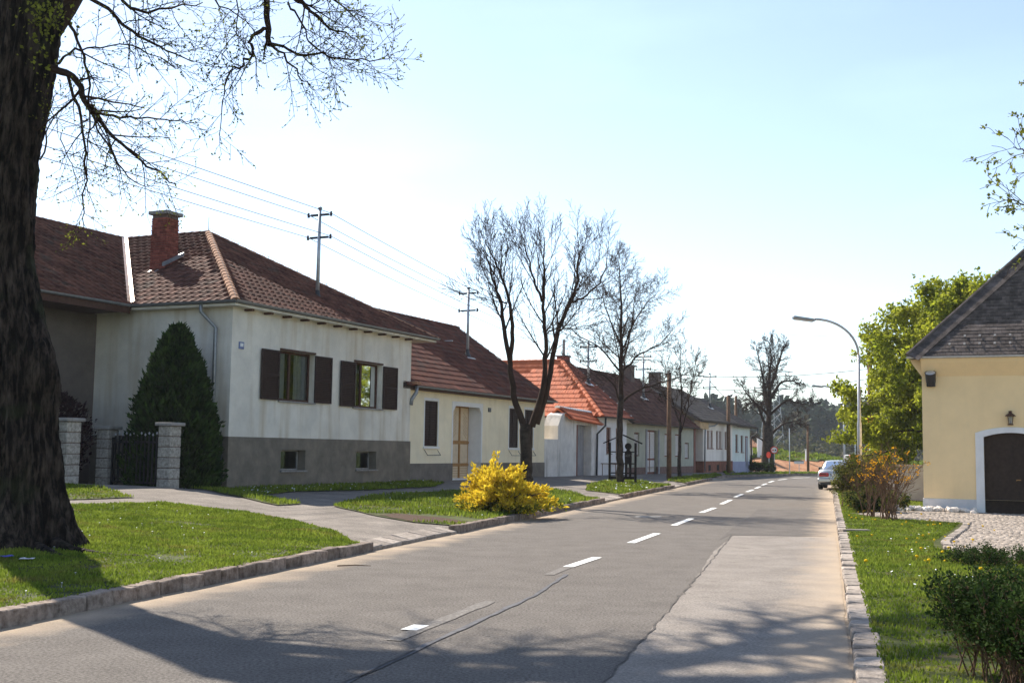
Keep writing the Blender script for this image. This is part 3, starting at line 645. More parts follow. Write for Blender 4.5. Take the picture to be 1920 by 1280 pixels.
def mast(x, y, z0, z1, label, arm=.74):
    p = fl(x, y); o = empty('roof_mast', (p.x, p.y, z0), FA, label, 'utility mast', 'power line masts on the roofs'); h = z1 - z0
    MB().tube([(0, 0, -.35), (0, 0, h)], [.07, .055], 10).build('pole', M['steel'], o, smooth=True)
    MB().lathe([(.05, h - .03), (.085, h), (.075, h + .05), (.03, h + .08)], k=10).build('cap', M['zinc'], o)
    MB().lathe([(.17, -.2), (.09, .0), (.06, .2)], k=10).build('collar', M['iron'], o)
    MB().box(-.3, .45, -.32, .02, -.16, -.13).build('flashing', M['zincw'], o, mw=Matrix.Rotation(R(30), 4, 'X'))
    im = MB().lathe([(.012, -.09), (.05, -.085), (.035, -.03), (.055, -.02), (.035, .03), (.045, .05), (.02, .085)], k=8).mesh('insulator', M['porcelain'])
    for dz in (.22, 1.02):
        MB().box(-.035, .035, -arm / 2, arm / 2, h - dz - .035, h - dz + .035).build('crossarm', M['iron'], o)
        for s in (-1, 1):
            q = link('insulator', im, o); q.location = (0, s * (arm / 2 + .1), h - dz + .02)
            MB().tube([(0, s * arm / 2, h - dz), (0, s * (arm / 2 + .1), h - dz - .06)], .014, 5).build('bracket', M['iron'], q.parent)
    return [Vector((p.x, p.y, 0)) + bv * (s * (arm / 2 + .1)) + Vector((0, 0, z1 - dz + .03)) for dz in (.22, 1.02) for s in (-1, 1)]

# ------------------------------------------------------------------ near house (grey-white stucco, hipped roof, long yard wing)
H1 = empty('grey_house', fl(0, 0), FA, 'grey-white stucco house with brown plinth, brick chimney and hipped red-brown tile roof', 'house')
bpy.context.view_layer.update()
fr0 = front(0.)
W1 = [(2.36, 4.26, 3.11, 4.67), (6.61, 8.48, 3.07, 4.63)]; CE = [(2.54, 3.86, .96, 1.59), (6.86, 8.18, .95, 1.57)]
b = MB(); panel(b, fr0, 0, 10.55, 1.96, 5.82, W1, .3)
panel(b, lambda x, y, z: (0 + y, 14 - x, z), 0, 14, 1.96, 5.82); panel(b, lambda x, y, z: (10.55 - y, x, z), 0, 14, 1.96, 5.82)
b.build('wall', M['stucco1'], H1)
b = MB(); panel(b, front(-.03), -.03, 10.58, .1, 1.96, CE, .38); panel(b, lambda x, y, z: (-.03 + y, 14 - x, z), 0, 14.03, .1, 1.96); panel(b, lambda x, y, z: (10.58 - y, x - .03, z), 0, 14.03, .1, 1.96)
b.quad((-.03, -.03, 1.962), (10.58, -.03, 1.962), (10.58, .02, 1.962), (-.03, .02, 1.962))
b.build('plinth', M['plinth1'], H1)
ze, za = 5.87, 9.29
E0, E1, AP = (-.4, -.4, ze), (11.8, -.4, ze), (5.7, 5.7, za)
VB, VT = (-.4, 3.5, ze), (5.7, 9.6, za)
fF = [E0, E1, AP]; fL = [VB, E0, AP, VT]; fW = [(-15, 3.5, ze), VB, VT, (-15, 9.6, za)]
roof1 = slabs('roof', [fF, fL, fW, [E1, (11.8, 14, ze), (5.7, 14, za), AP], [(-15, 15.7, ze), (-15, 9.6, za), (5.7, 9.6, za), (5.7, 15.7, ze)]], M['under'], H1)
tiled(roof1, fF, (1, 0, 0), 'wave', .30, .36, M['tile1'], 110)
tiled(roof1, fL, (0, -1, 0), 'wave', .30, .36, M['tile1'], 110)
tiled(roof1, fW, (1, 0, 0), 'wave', .30, .36, M['tile1'], 80)
ridge_caps(roof1, E0, AP, M['hip1'], .36, .13, 'hip_tile'); ridge_caps(roof1, E1, AP, M['hip1'], .36, .11, 'hip_tile'); ridge_caps(roof1, AP, VT, M['tile1'], .36, .12); ridge_caps(roof1, (-15, 9.6, za), VT, M['tile1'], .36, .12)
vb, vt = Vector(VB), Vector(VT); vx = (vt - vb).normalized(); vy = Vector((1, -1, 0)).normalized()
q = MB(); q.quad(vb - vy * .10 + Vector((0, 0, .05)), vb + Vector((0, 0, -.0)), vt + Vector((0, 0, .0)), vt - vy * .10 + Vector((0, 0, .05))); q.quad(vb, vb + vy * .10 + Vector((0, 0, .05)), vt + vy * .10 + Vector((0, 0, .05)), vt)
q.v = [(x, y, z + .075) for x, y, z in q.v]; q.build('valley_flashing', mat('copper_valley', (.40, .27, .19), var=.2, scale=3, rough=.4, metal=.3, spec=.5), roof1)
b = MB()                                                       # boxed eaves
b.box(-.38, 11.78, -.38, .02, 5.72, 5.79); b.box(-.38, .02, .02, 3.48, 5.72, 5.79); b.box(10.56, 11.78, .02, 13.9, 5.72, 5.79); b.build('soffit', M['stucco1'], H1); b = MB(); b.box(-15, -.38, 3.52, 5.3, 5.66, 5.73); b.box(-15, -.42, 3.485, 3.52, 5.6, 5.86); b.build('wing_soffit', M['brown'], H1); MB().add([(5.7, 13.95, 5.8), (11.7, 13.95, 5.8), (5.7, 13.95, 9.2)], [(0, 1, 2)]).build('rear_gable', M['stucco1'], H1)  # wing soffit gets brown in place of the deep shade under its eaves
for i in range(11): MB().box(.5 + i * .95, .62 + i * .95, -.30, -.02, 5.66, 5.72).build('rafter_end', M['brown'], H1)
gutter(H1, [(11.8, -.46, ze - .0), (-.46, -.46, ze), (-.46, 3.45, ze), (-15, 3.45, ze)], .075)
pipe(H1, [(-.4, .85, ze - .06), (-.38, .85, ze - .3), (-.13, .5, ze - .75), (-.12, .48, .5)], .055)
pipe(H1, [(-.1, .16, 1.9), (-.1, .16, .45)], .04, M['iron'], 'drain_pipe')
for (x0, x1, z0, z1), (sl, sr) in zip(W1, ((1.37, 4.22), (5.72, 8.5))):
    window(H1, fr0, x0, x1, z0, z1, .2, .42)
    MB().box(x0, x1, -.05, .0, z1 - .01, z1 + .05).build('lintel', M['brown'], H1)
    for x, ang, oy in ((sl, R(1.5), -.05), (sr + .02, R(-2), -.02)): shutter(H1, Matrix.Translation((x, oy, z0)) @ Matrix.Rotation(ang, 4, 'Z'), .93, z1 - z0 - .04, 24)
for x0, x1, z0, z1 in CE: window(H1, front(-.03), x0, x1, z0, z1, .3, None, 'concrete', False, True, fw=.05)
pq = MB().box(.32, .54, -.03, .0, 4.53, 4.74).build('number_plate', M['bluep'], H1); MB().box(.36, .50, -.036, -.03, 4.60, 4.70).build('plate_field', M['whitep'], pq)
# chimney
ch = MB().box(2.37, 2.95, 4.71, 5.29, 6.9, 9.26).build('chimney', M['mortar'], H1)
bme = MB().box(-.118, .118, -.058, .058, -.031, .031).mesh('brick', M['brick'], bevel=.006); bms = MB().box(-.056, .056, -.058, .058, -.031, .031).mesh('brick', M['brick'], bevel=.006)
for r in range(23):
    z = 7.42 + r * .077
    if z > 9.2: break
    for s in range(4):
        c = Matrix.Translation((2.66, 5.0, 0)) @ Matrix.Rotation(s * math.pi / 2, 4, 'Z')
        if s in (1, 2) : continue                               # faces away from the street
        xs = (-.195, .05, .235) if r % 2 else (-.245, -.06, .185)
        for i, x in enumerate(xs):
            small = (r % 2 and i == 2) or (not r % 2 and i == 0)
            link('brick', bms if small else bme, ch, c @ Matrix.Translation((x + random.gauss(0, .003), -.262 + random.gauss(0, .005), z)))
bc = MB().box(2.26, 3.06, 4.6, 5.4, 9.26, 9.38); bc.build('chimney_cap', M['concrete'], H1, bevel=.015)
q = MB(); q.box(2.1, 2.3, 4.62, 5.38, 7.30, 7.36); q.box(2.2, 3.15, 4.58, 4.66, 7.5, 7.62); q.v = [(x, y, z + (x - 2.2) * .5) for x, y, z in q.v]; q.build('chimney_flashing', M['zinc'], H1)
# yard wing wall, porch window, door
b = MB(); panel(b, front(5.2), -15, 0, .3, 5.7, [(-5.2, -4.0, 1.9, 3.4)], .2); b.build('wing_wall', mat('stucco_wing_shaded', (.19, .155, .13), var=.12, scale=1.5, bump=.6), H1)  # wing stucco darkened in its colour to stand for the yard's deep shade
window(H1, front(5.2), -5.2, -4.0, 1.9, 3.4, .12, .5, 'brown', False)
MB().box(-15, -14.9, 5.2, 14.5, .2, 5.85).add([(-14.95, 3.6, 5.85), (-14.95, 15.5, 5.85), (-14.95, 9.6, 9.2)], [(0, 1, 2)]).build('wing_end_wall', M['stucco1'], H1); MB().box(-15, 10.5, 14.4, 14.5, .2, 5.85).build('rear_wall', M['stucco1'], H1)
MB().lathe([(.03, 0), (.10, .05), (.12, .25), (.05, .32)], (-2.9, 5.05, 2.75), 8).build('porch_lamp', M['iron'], H1)
lr = MB(); lr.tube([(-.4, -.4, ze + .12), (5.7, 5.7, za + .16), (11.8, -.4, ze + .12)], .006, 4)
for k in range(9): f_ = k / 8; p = Vector(E1).lerp(Vector(AP), f_); lr.tube([p, p + Vector((0, 0, .14))], .008, 4)
lr.tube([Vector(AP), Vector(AP) + Vector((0, 0, .55))], .01, 4); lr.build('lightning_conductor', M['wire'], H1)

# yard gate and fence
def pillar(t, w, s, h, label):
    p = fl(t, w); z = float(zl(p.x, p.y)); o = empty('gate_pillar', (p.x, p.y, z - .05), FA + random.gauss(0, .02), label, 'pillar', 'stone gate pillars')
    n = 6; bh = h / n; me = MB().box(-s / 2, s / 2, -s / 2, s / 2, .008, bh - .008).mesh('stone_block', M['pillar'], bevel=.018)
    MB().box(-s / 2 + .02, s / 2 - .02, -s / 2 + .02, s / 2 - .02, 0, h).build('core', M['mortar'], o)
    for i in range(n): q = link('stone_block', me, o); q.location = (0, 0, i * bh); q.rotation_euler = (0, 0, (i % 2) * math.pi + random.gauss(0, .01))
    MB().box(-s / 2 - .07, s / 2 + .07, -s / 2 - .07, s / 2 + .07, h, h + .09).build('cap_slab', M['concrete'], o, bevel=.015); return z
zp3 = pillar(-3.06, -.5, .42, 1.66, 'stone gate pillar in front of the conical evergreen')
zp1 = pillar(-5.3, .84, .48, 1.62, 'tall stone gate pillar right beside the big tree trunk')
zp2 = pillar(-2.25, 2.4, .42, 1.6, 'recessed stone pillar left of the dark bar gate')
def bargate(name, a, b_, z, h, n, label, cat, spike=True, low=.08):
    a, b_ = fl(*a), fl(*b_); L = (b_ - a).length; o = empty(name, (a.x, a.y, z), math.atan2((b_ - a).y, (b_ - a).x), label, cat)
    MB().box(0, L, -.02, .02, low, low + .06).build('rail', M['iron'], o); MB().box(0, L, -.02, .02, h - .25, h - .19).build('rail', M['iron'], o)
    MB().box(0, .05, -.03, .03, 0, h - .1).build('stile', M['polewood'], o); MB().box(L - .05, L, -.03, .03, 0, h - .1).build('stile', M['iron'], o)
    bm = MB().box(-.022, .022, -.012, .012, low, h - .06).mesh('bar', M['iron']); sm = MB().lathe([(.001, -.04), (.028, 0), (.001, .05)], k=6).mesh('finial', M['zincw'])
    for i in range(n):
        x = .1 + (L - .2) * i / (n - 1); q = link('bar', bm, o); q.location = (x, -.035 if i % 2 else .035, 0)
        if i % 2 == 0: s = link('finial', sm, o); s.location = (x, .035, h - .03 + (.04 if i % 4 else 0))
    return o
bargate('yard_gate', (-3.0, -.26), (-2.3, 2.16), zp3 - .02, 1.42, 26, 'dark iron bar gate with pale finials between two stone pillars', 'gate')
p = fl(-5.55, .84); lw = MB().box(-6, 0, -.14, .14, -.1, .42).build('low_wall', M['pillar'], mw=Matrix.Translation((p.x, p.y, zp1)) @ Matrix.Rotation(FA, 4, 'Z'), bevel=.02)
tag(lw, 'low stone wall under the iron fence behind the big trunk', 'wall')
bargate('iron_fence', (-11.5, .84), (-5.6, .84), zp1 + .4, 1.12, 40, 'dark iron fence on the low stone wall behind the big trunk', 'fence', low=.1)

# ------------------------------------------------------------------ cream house
H2 = empty('cream_house', fl(10.6, .3), FA, 'low cream house with dark red tile roof, brown shutters and double door', 'house'); bpy.context.view_layer.update()
T = lambda t: t - 10.6
SH = [(12.22, 13.28), (19.98, 20.96), (21.67, 22.65)]; X1 = T(24.)
holes = [(T(a), T(c), 1.79, 3.55) for a, c in SH] + [(T(14.58), T(17.17), .52, 3.52)]
b = MB(); panel(b, fr0, 0, X1, 1.13, 4.0, [h if h[2] > 1 else (h[0], h[1], 1.13, h[3]) for h in holes], .16)
panel(b, lambda x, y, z: (X1 - y, x, z), 0, 9.8, .2, 4.0); b.quad((X1, 0, 4.0), (X1, 9.8, 4.0), (X1, 4.9, 7.55)); panel(b, lambda x, y, z: (y, 9.8 - x, z), 0, 9.8, .2, 4.)
b.build('wall', M['stucco2'], H2)
b = MB(); panel(b, front(-.025), 0, X1 + .02, .1, 1.13, [(T(14.58), T(17.17), .1, 1.13)], .1); b.quad((0, -.025, 1.132), (T(14.58), -.025, 1.132), (T(14.58), .02, 1.132), (0, .02, 1.132)); b.quad((T(17.17), -.025, 1.132), (X1 + .02, -.025, 1.132), (X1 + .02, .02, 1.132), (T(17.17), .02, 1.132)); b.build('plinth', M['plinth2'], H2)
for a, c in SH:
    a, c = T(a), T(c); w2 = (c - a) / 2 - .01
    q = MB(); q.box(a - .07, c + .07, -.012, .004, 3.551, 3.66); q.box(a - .07, a - .001, -.012, .004, 1.72, 3.55); q.box(c + .001, c + .07, -.012, .004, 1.72, 3.55); q.box(a - .1, c + .1, -.06, .06, 1.70, 1.788); q.build('window_surround', M['white'], H2)
    for k in range(2): shutter(H2, Matrix.Translation((a + .005 + k * (w2 + .01), .06, 1.80)), w2, 1.74, 17)
    q = MB(); q.tube([(a, -.02, 1.65), (a, -.16, 1.45), (c, -.16, 1.45), (c, -.02, 1.65)], .012, 4); q.build('flower_box_bracket', M['iron'], H2)
# recessed double door
da, dc = T(14.58), T(17.17); dd_ = .62
q = MB(); q.box(da - .001, da + .01, .0, dd_, .3, 3.51); q.box(dc - .01, dc + .001, 0, dd_, .3, 3.51); q.box(da, dc, 0, dd_, 3.5, 3.519); q.box(da, dc, .02, dd_, .3, .5)
q.build('door_reveal', M['white'], H2)
q = MB(); q.prism([(da - .1, .5), (da + .0, .5), (da + .0, 3.2), (da + .22, 3.44), (dc - .22, 3.44), (dc - .0, 3.2), (dc, .5), (dc + .1, .5), (dc + .1, 3.62), (da - .1, 3.62)], -.014, .06)
q.build('door_surround', M['white'], H2)
door = MB().box(da, dc, dd_ - .02, dd_ + .02, .42, 3.5).build('door', M['ochre'], H2)
n = 4; pw = (dc - da) / 3
for i in range(3):
    x = da + i * pw
    for z0, z1 in ((2.05, 3.42), (1.12, 1.9), (.5, .98)):
        MB().box(x + .1, x + pw - .1, dd_ - .035, dd_ - .02, z0, z1).build('door_panel', M['beige'], door)
        if z0 < .6:
            for k in range(4): MB().box(x + .1, x + pw - .1, dd_ - .045, dd_ - .035, z0 + .09 + k * .1, z0 + .105 + k * .1).build('groove_bead', M['ochre'], door)
        elif z0 > 2:
            for k in range(7): MB().box(-.005, .005, -.008, 0, 0, .42).build('groove_bead', M['ochre'], door, mw=Matrix.Translation((x + pw / 2 + (-.22 if i % 2 else .22), dd_ - .035, z0 + .08 + k * .14)) @ Matrix.Rotation(R(52 if i % 2 else -52), 4, 'Y'))
    MB().box(x - .04, x + .05, dd_ - .06, dd_ - .02, .45, 3.5).build('stile', M['ochre'], door)
MB().box(da, dc, dd_ - .055, dd_ - .02, 1.93, 2.03).build('rail', M['ochre'], door); MB().box(da, dc, dd_ - .055, dd_ - .02, 1.0, 1.1).build('rail', M['ochre'], door)
MB().box(da, dc, -.25, dd_, .25, .44).build('step', mat('red_step', (.25, .12, .09)), H2)
MB().box(T(17.8), T(18.06), -.03, 0, 3.3, 3.48).build('number_plate', M['plastic'], H2)
z2e, z2r, yr = 4.05, 7.72, 4.9
fS = [(-.6, -.4, z2e), (X1 + .35, -.4, z2e), (X1 + .35, yr, z2r), (-.6, yr, z2r)]; fB = [(X1 + .35, 10.2, z2e), (-.6, 10.2, z2e), (-.6, yr, z2r), (X1 + .35, yr, z2r)]
roof2 = slabs('roof', [fS, fB], M['under'], H2, .12); tiled(roof2, fS, (1, 0, 0), 'flat', .34, .40, M['tile2'], 280); ridge_caps(roof2, (-.6, yr, z2r), (X1 + .35, yr, z2r), M['tile2'], .4, .13)
MB().box(-.6, X1 + .33, -.3, .01, 3.9, 3.99).build('eaves_board', M['brown'], H2); gutter(H2, [(X1 + .35, -.46, z2e - .02), (.1, -.46, z2e - .02)], .07)
pipe(H2, [(.16, -.44, z2e - .05), (.14, -.44, z2e - .28), (-.02, -.34, z2e - .55), (-.05, -.33, z2e - .75)], .075)
MB().box(-.12, .2, -.6, -.3, z2e + .02, z2e + .12).build('gutter_end_cap', M['hip1'], H2)
for x, v in ((9.2, 3.2), (4.6, 2.6)): MB().box(x, x + .1, v - .35, v + .35, z2e + (v + .4) * .692 + .05, z2e + (v + .4) * .692 + .09).build('roof_hatch_strip', M['zincw'], roof2)

# ------------------------------------------------------------------ yard wall with portal
PW = empty('portal_wall', fl(24., .3), FA, 'white yard wall with tall dark gateway and small red tiled coping', 'wall'); T = lambda t: t - 24.
b = MB(); b.box(.03, T(25.65), 0, .3, .1, 2.24)
b.build('low_wall', M['stucco3w'], PW)
b = MB(); g0, g1 = T(28.1), T(30.25)
b.prism([(T(25.65), .1), (g0, .1), (g0, 3.02), (g1, 3.02), (g1, .1), (T(31.05), .1), (T(31.05), 3.25), (T(27.6), 3.35), (T(26.6), 3.58), (T(26.1), 3.45), (T(25.66), 2.9)], -.02, .75)
b.build('portal', M['stucco3w'], PW)
MB().box(g0, g1, .42, .5, .2, 3.02).build('gate_leaf', M['grey'], PW); 
for k in range(8): MB().box(g0 + .05 + k * .26, g0 + .27 + k * .26, .39, .42, .25, 3.0).build('board', M['grey'], PW)
MB().box(g0, g0 + .16, -.03, .4, .2, 3.02).build('gate_post', M['redwood'], PW)
rf = slabs('coping_roof', [[(T(26.5), -.35, 3.3), (T(31.1), -.35, 3.1), (T(31.1), .38, 3.72), (T(26.5), .38, 3.82)], [(T(31.1), 1.0, 3.2), (T(26.5), 1.0, 3.3), (T(26.5), .38, 3.82), (T(31.1), .38, 3.72)]], M['tile3'], PW, .08)
tiled(rf, [(T(26.5), -.35, 3.3), (T(31.1), -.35, 3.1), (T(31.1), .38, 3.72), (T(26.5), .38, 3.82)], (4.6, 0, -.2), 'flat', .32, .34, M['tile3'], 40)
ridge_caps(rf, (T(26.5), .38, 3.84), (T(31.1), .38, 3.74), M['white'], .3, .13)

# ------------------------------------------------------------------ white house with the orange roof (yard wing behind)
H3 = empty('white_house', fl(31.15, .3), FA, 'narrow cool-white house whose bright orange hipped tile roof faces the yard', 'house'); bpy.context.view_layer.update(); T = lambda t: t - 31.15
w3 = [(T(32.56), T(33.32), 1.58, 3.0), (T(34.1), T(34.85), 1.58, 2.98)]; X3 = T(35.9)
b = MB(); panel(b, fr0, 0, X3, .1, 3.5, w3, .14); panel(b, lambda x, y, z: (y, 16 - x, z), 0, 16, .1, 3.5); b.build('wall', M['stucco3'], H3)
for h in w3: window(H3, fr0, *h, .08, .5, 'redwood', False, True, fw=.09)
MB().tube([(.3, -.12, 1.05), (T(34.4), -.12, 1.0)], .025, 6).build('rail', M['polewood'], H3)
for x in (.5, 1.5, 2.6): MB().tube([(x, -.12, .2), (x, -.12, 1.04)], .022, 6).build('rail_post', M['polewood'], H3)
z3, r3 = 3.55, 6.85; u3 = 3.95
E3, A3 = (-.35, -.4, z3), (-.35 + u3, -.4 + u3, r3)
f3s = [E3, (X3, -.4, z3), (X3, -.4 + u3, r3), A3]; f3l = [(-.35, 16, z3), E3, A3, (-.35 + u3, 16, r3)]
roof3 = slabs('roof', [f3s, f3l, [(X3, -.4 + 2 * u3, z3), (3, -.4 + 2 * u3, z3), (3.6, -.4 + u3, r3), (X3, -.4 + u3, r3)], [(7.5, 3, z3), (7.5, 16, z3), (3.6, 16, r3), (3.6, 3.55, r3)]], M['under'], H3)
tiled(roof3, f3l, (0, -1, 0), 'flat', .34, .40, M['tile3'], 220); tiled(roof3, f3s, (1, 0, 0), 'flat', .34, .40, mat('tile_red_new', (.26, .075, .045), var=.15, c2=(.32, .10, .06), island=.2), 60)
ridge_caps(roof3, E3, A3, M['tile3'], .4, .14, 'hip_tile'); ridge_caps(roof3, A3, (-.35 + u3, 16, r3), M['tile3'], .4, .13); ridge_caps(roof3, A3, (X3, -.4 + u3, r3), M['tile4'], .4, .12)
for k in range(9): MB().box(X3 - .06, X3 + .02, -.3 + k * .42, -.18 + k * .42, z3 + (.1 + k * .42) * .835 + .05, z3 + (.1 + k * .42) * .835 + .11).build('verge_clip', M['whitep'], roof3)
gutter(H3, [(X3, -.46, z3 - .02), (-.4, -.46, z3 - .02)], .07, M['iron']); pipe(H3, [(.15, -.42, z3 - .06), (.1, -.42, z3 - .5), (-.3, -.12, z3 - .95), (-.3, -.1, .4)], .055, M['iron'])
cq = MB().box(4.4, 5.0, 3.6, 4.2, 6.2, 7.15).build('chimney', M['brick'], H3); MB().tube([(4.75, 3.9, 7.1), (4.75, 3.9, 8.15)], .09, 8).build('flue', M['concrete'], cq)
MB().box(4.34, 5.06, 3.54, 4.26, 7.15, 7.22).build('cap', M['concrete'], cq)
p = fl(25.2, 6.5)
yb = MB().box(0, 6, -1, 4, .3, 3.2).build('yard_shed', M['stucco4'], mw=Matrix.Translation((p.x, p.y, 0)) @ Matrix.Rotation(FA, 4, 'Z')); tag(yb, 'dim grey-green shed wall seen over the low white yard wall', 'shed')
MB().box(-.3, 6.3, -1.4, 4.2, 3.2, 3.32).build('roof', M['under'], yb)

# ------------------------------------------------------------------ grey-green house
H4 = empty('green_house', fl(35.9, .3), FA, 'long grey-green house with brown tile roof, red-framed door and pale blinds', 'house'); bpy.context.view_layer.update(); T = lambda t: t - 35.9
w4 = [(T(37.22), T(38.19), 1.44, 2.82), (T(43.1), T(44.0), 1.42, 2.85), (T(45.38), T(46.45), 1.42, 2.86), (T(47.55), T(48.55), 1.28, 2.34)]; d4 = (T(39.58), T(41.67), .56, 3.0); X4 = T(49.6)
b = MB(); panel(b, fr0, .01, X4, .8, 3.3, w4 + [(d4[0], d4[1], .8, d4[3])], .15); panel(b, lambda x, y, z: (X4 - y, x, z), 0, 8.5, .1, 3.3); b.build('wall', M['stucco4'], H4)
b = MB(); panel(b, front(-.02), .01, X4, .1, .8, [(d4[0], d4[1], .1, .8)], .1); b.build('plinth', mat('plinth_redgrey', (.19, .12, .10), var=.2), H4)
for h in w4:
    w = window(H4, fr0, *h, .1, None, 'redwood', False, False, fw=.07); a, c, z0, z1 = h
    sm = MB().box(a + .07, c - .07, .075, .085, 0, .055).mesh('blind_slat', M['palewood']); n = int((z1 - z0 - .14) / .075)
    for k in range(n): link('blind_slat', sm, w, Matrix.Translation((0, .0, z0 + .08 + k * .075)))
a, c, z0, z1 = d4; dr = MB().box(a, c, .2, .26, .3, z1).build('door', M['redwood'], H4)
for i in range(2):
    x0 = a + .1 + i * (c - a) / 2; x1 = x0 + (c - a) / 2 - .2
    MB().box(x0, x1, .17, .2, 1.32, z1 - .1).build('door_panel', M['palewood'], dr); MB().box(x0, x1, .17, .2, .5, 1.2).build('door_panel', M['palewood'], dr)
    for k in range(12): MB().box(x0, x1, .165, .17, 1.42 + k * .12, 1.435 + k * .12).build('groove', M['greytext'], dr)
for s in (a - .28, c + .06): MB().box(s, s + .22, -.06, .0, .3, 3.05).build('door_pilaster', M['grey'], H4)
z4, r4, y4 = 3.35, 6.65, 3.9
f4 = [(0, -.4, z4), (X4 + .2, -.4, z4), (X4 + .2, y4, r4), (0, y4, r4)]
roof4 = slabs('roof', [f4, [(X4 + .2, 2 * y4 + .4, z4), (0, 2 * y4 + .4, z4), (0, y4, r4), (X4 + .2, y4, r4)]], M['under'], H4); tiled(roof4, f4, (1, 0, 0), 'flat', .34, .42, M['tile4'], 0)
ridge_caps(roof4, (0, y4, r4), (X4 + .2, y4, r4), M['tile4'], .42, .12); gutter(H4, [(X4 + .2, -.46, z4 - .02), (0, -.46, z4 - .02)], .06, M['iron'])
cq = MB().box(X4 - 3.0, X4 - 2.3, 3.4, 4.1, 6.0, 7.35).build('chimney', M['mortar'], H4); MB().box(X4 - 3.15, X4 - 2.15, 3.25, 4.25, 7.35, 7.44).build('cap', M['concrete'], cq)

# ------------------------------------------------------------------ pinkish house with brick plinth, and the pale green one at the end
H5 = empty('brick_plinth_house', fl(50.2, .3), FA, 'white house with brick plinth, paired narrow windows and porch under the gable', 'house'); bpy.context.view_layer.update(); T = lambda t: t - 50.2
w5 = [(T(a), T(a) + .62, 2.02, 3.28) for a in (53.08, 53.98, 55.52, 56.38, 57.95, 58.8)]
b = MB(); panel(b, fr0, T(52), T(60.2), 1.12, 3.85, w5, .14); panel(b, lambda x, y, z: (T(52) + y, 8 - x, z), 0, 8, 1.12, 3.85); b.quad((T(52), 0, 3.85), (T(52), 4, 6.2), (T(52), 8, 3.85)); b.build('wall', M['stucco5'], H5)
b = MB(); b.box(T(52) - .03, T(60.2), -.03, .02, .1, 1.12); b.box(T(52) - .03, T(52) + .02, 0, 4, .1, 1.12); b.build('brick_plinth', M['brickwall'], H5)
for h in w5: window(H5, fr0, *h, .1, None, 'redwood', False, True, fw=.08, sillm='redwood')
for x in (53.3, 55.6, 58.1): MB().box(T(x), T(x) + .55, -.04, -.028, .45, .85).build('cellar_window', M['interior'], H5)
MB().box(T(49.75), T(50.15), .0, .3, .1, 3.4).build('porch_post', M['redwood'], H5); MB().box(T(50.15), T(52), .9, 1.0, .1, 3.5).build('porch_door', M['darkwood'], H5)
z5, r5, y5 = 3.9, 6.5, 4.0
f5 = [(T(49.7), -.55, z5), (T(60.4), -.55, z5), (T(60.4), y5, r5), (T(49.7), y5, r5)]
roof5 = slabs('roof', [f5, [(T(60.4), 8.5, z5), (T(49.7), 8.5, z5), (T(49.7), y5, r5), (T(60.4), y5, r5)]], M['tile5'], H5, .16); tiled(roof5, f5, (1, 0, 0), 'shingle', .4, .4, M['tile5'], 0)
MB().box(T(49.8), T(52), -.4, 0.0, 3.3, 3.85).build('porch_beam', mat('ochre_gable', (.52, .36, .2)), H5); gutter(H5, [(T(60.4), -.6, z5 - .06), (T(49.7), -.6, z5 - .06)], .06, M['iron'])
pipe(H5, [(T(54), -.55, z5 - .1), (T(53.6), -.4, z5 - .3), (T(52.3), -.08, 3.45), (T(52.2), -.06, .4)], .05)
cq = MB().box(T(51.2), T(51.9), 3.0, 3.7, 5.6, 7.2).build('chimney', M['mortar'], H5); MB().box(T(51.1), T(52), 2.9, 3.8, 7.2, 7.28).build('cap', M['concrete'], cq)
MB().box(T(59), T(61.5), 6, 12, 5.2, 6.0).build('rear_roof', M['tile4'], H5)
H6 = empty('end_house', fl(60.2, .3), FA, 'pale green-white house with lilac plinth at the far end of the row', 'house'); bpy.context.view_layer.update(); T = lambda t: t - 60.2
w6 = [(T(61.18), T(62.), 1.8, 3.12), (T(62.85), T(63.7), 1.78, 3.08)]; X6 = T(65.85)
b = MB(); panel(b, fr0, .01, X6, 1.07, 3.75, w6, .14); panel(b, lambda x, y, z: (X6 - y, x, z), 0, 8, .1, 3.75); b.quad((X6, 0, 3.75), (X6, 8, 3.75), (X6, 4, 5.9)); b.build('wall', M['stucco6'], H6)
MB().box(.01, X6 + .02, -.03, .02, .1, 1.07).build('plinth', M['plinth6'], H6)
for h in w6: window(H6, fr0, *h, .1, None, 'redwood', False, True, fw=.08, sillm='redwood')
MB().box(T(64.25), T(65.1), -.02, .0, .5, 3.05).build('door', M['redwood'], H6); MB().box(T(64.35), T(65.0), -.03, -.02, .6, 2.95).build('door_panel', M['grey'], H6)
f6 = [(0.2, -.5, 3.8), (X6 + .5, -.5, 3.8), (X6 + .5, 4, 6.1), (0.2, 4, 6.1)]
roof6 = slabs('roof', [f6, [(X6 + .5, 8.5, 3.8), (.2, 8.5, 3.8), (.2, 4, 6.1), (X6 + .5, 4, 6.1)]], M['tile5'], H6, .16); tiled(roof6, f6, (1, 0, 0), 'shingle', .4, .4, M['slate'], 0)
gutter(H6, [(X6 + .5, -.55, 3.75), (.3, -.55, 3.75)], .06, M['iron']); pipe(H6, [(X6 + .45, -.55, 3.7), (X6 + .4, -.5, 3.3), (X6 + .06, -.1, 3.0), (X6 + .06, -.1, .2)], .06, M['iron'])

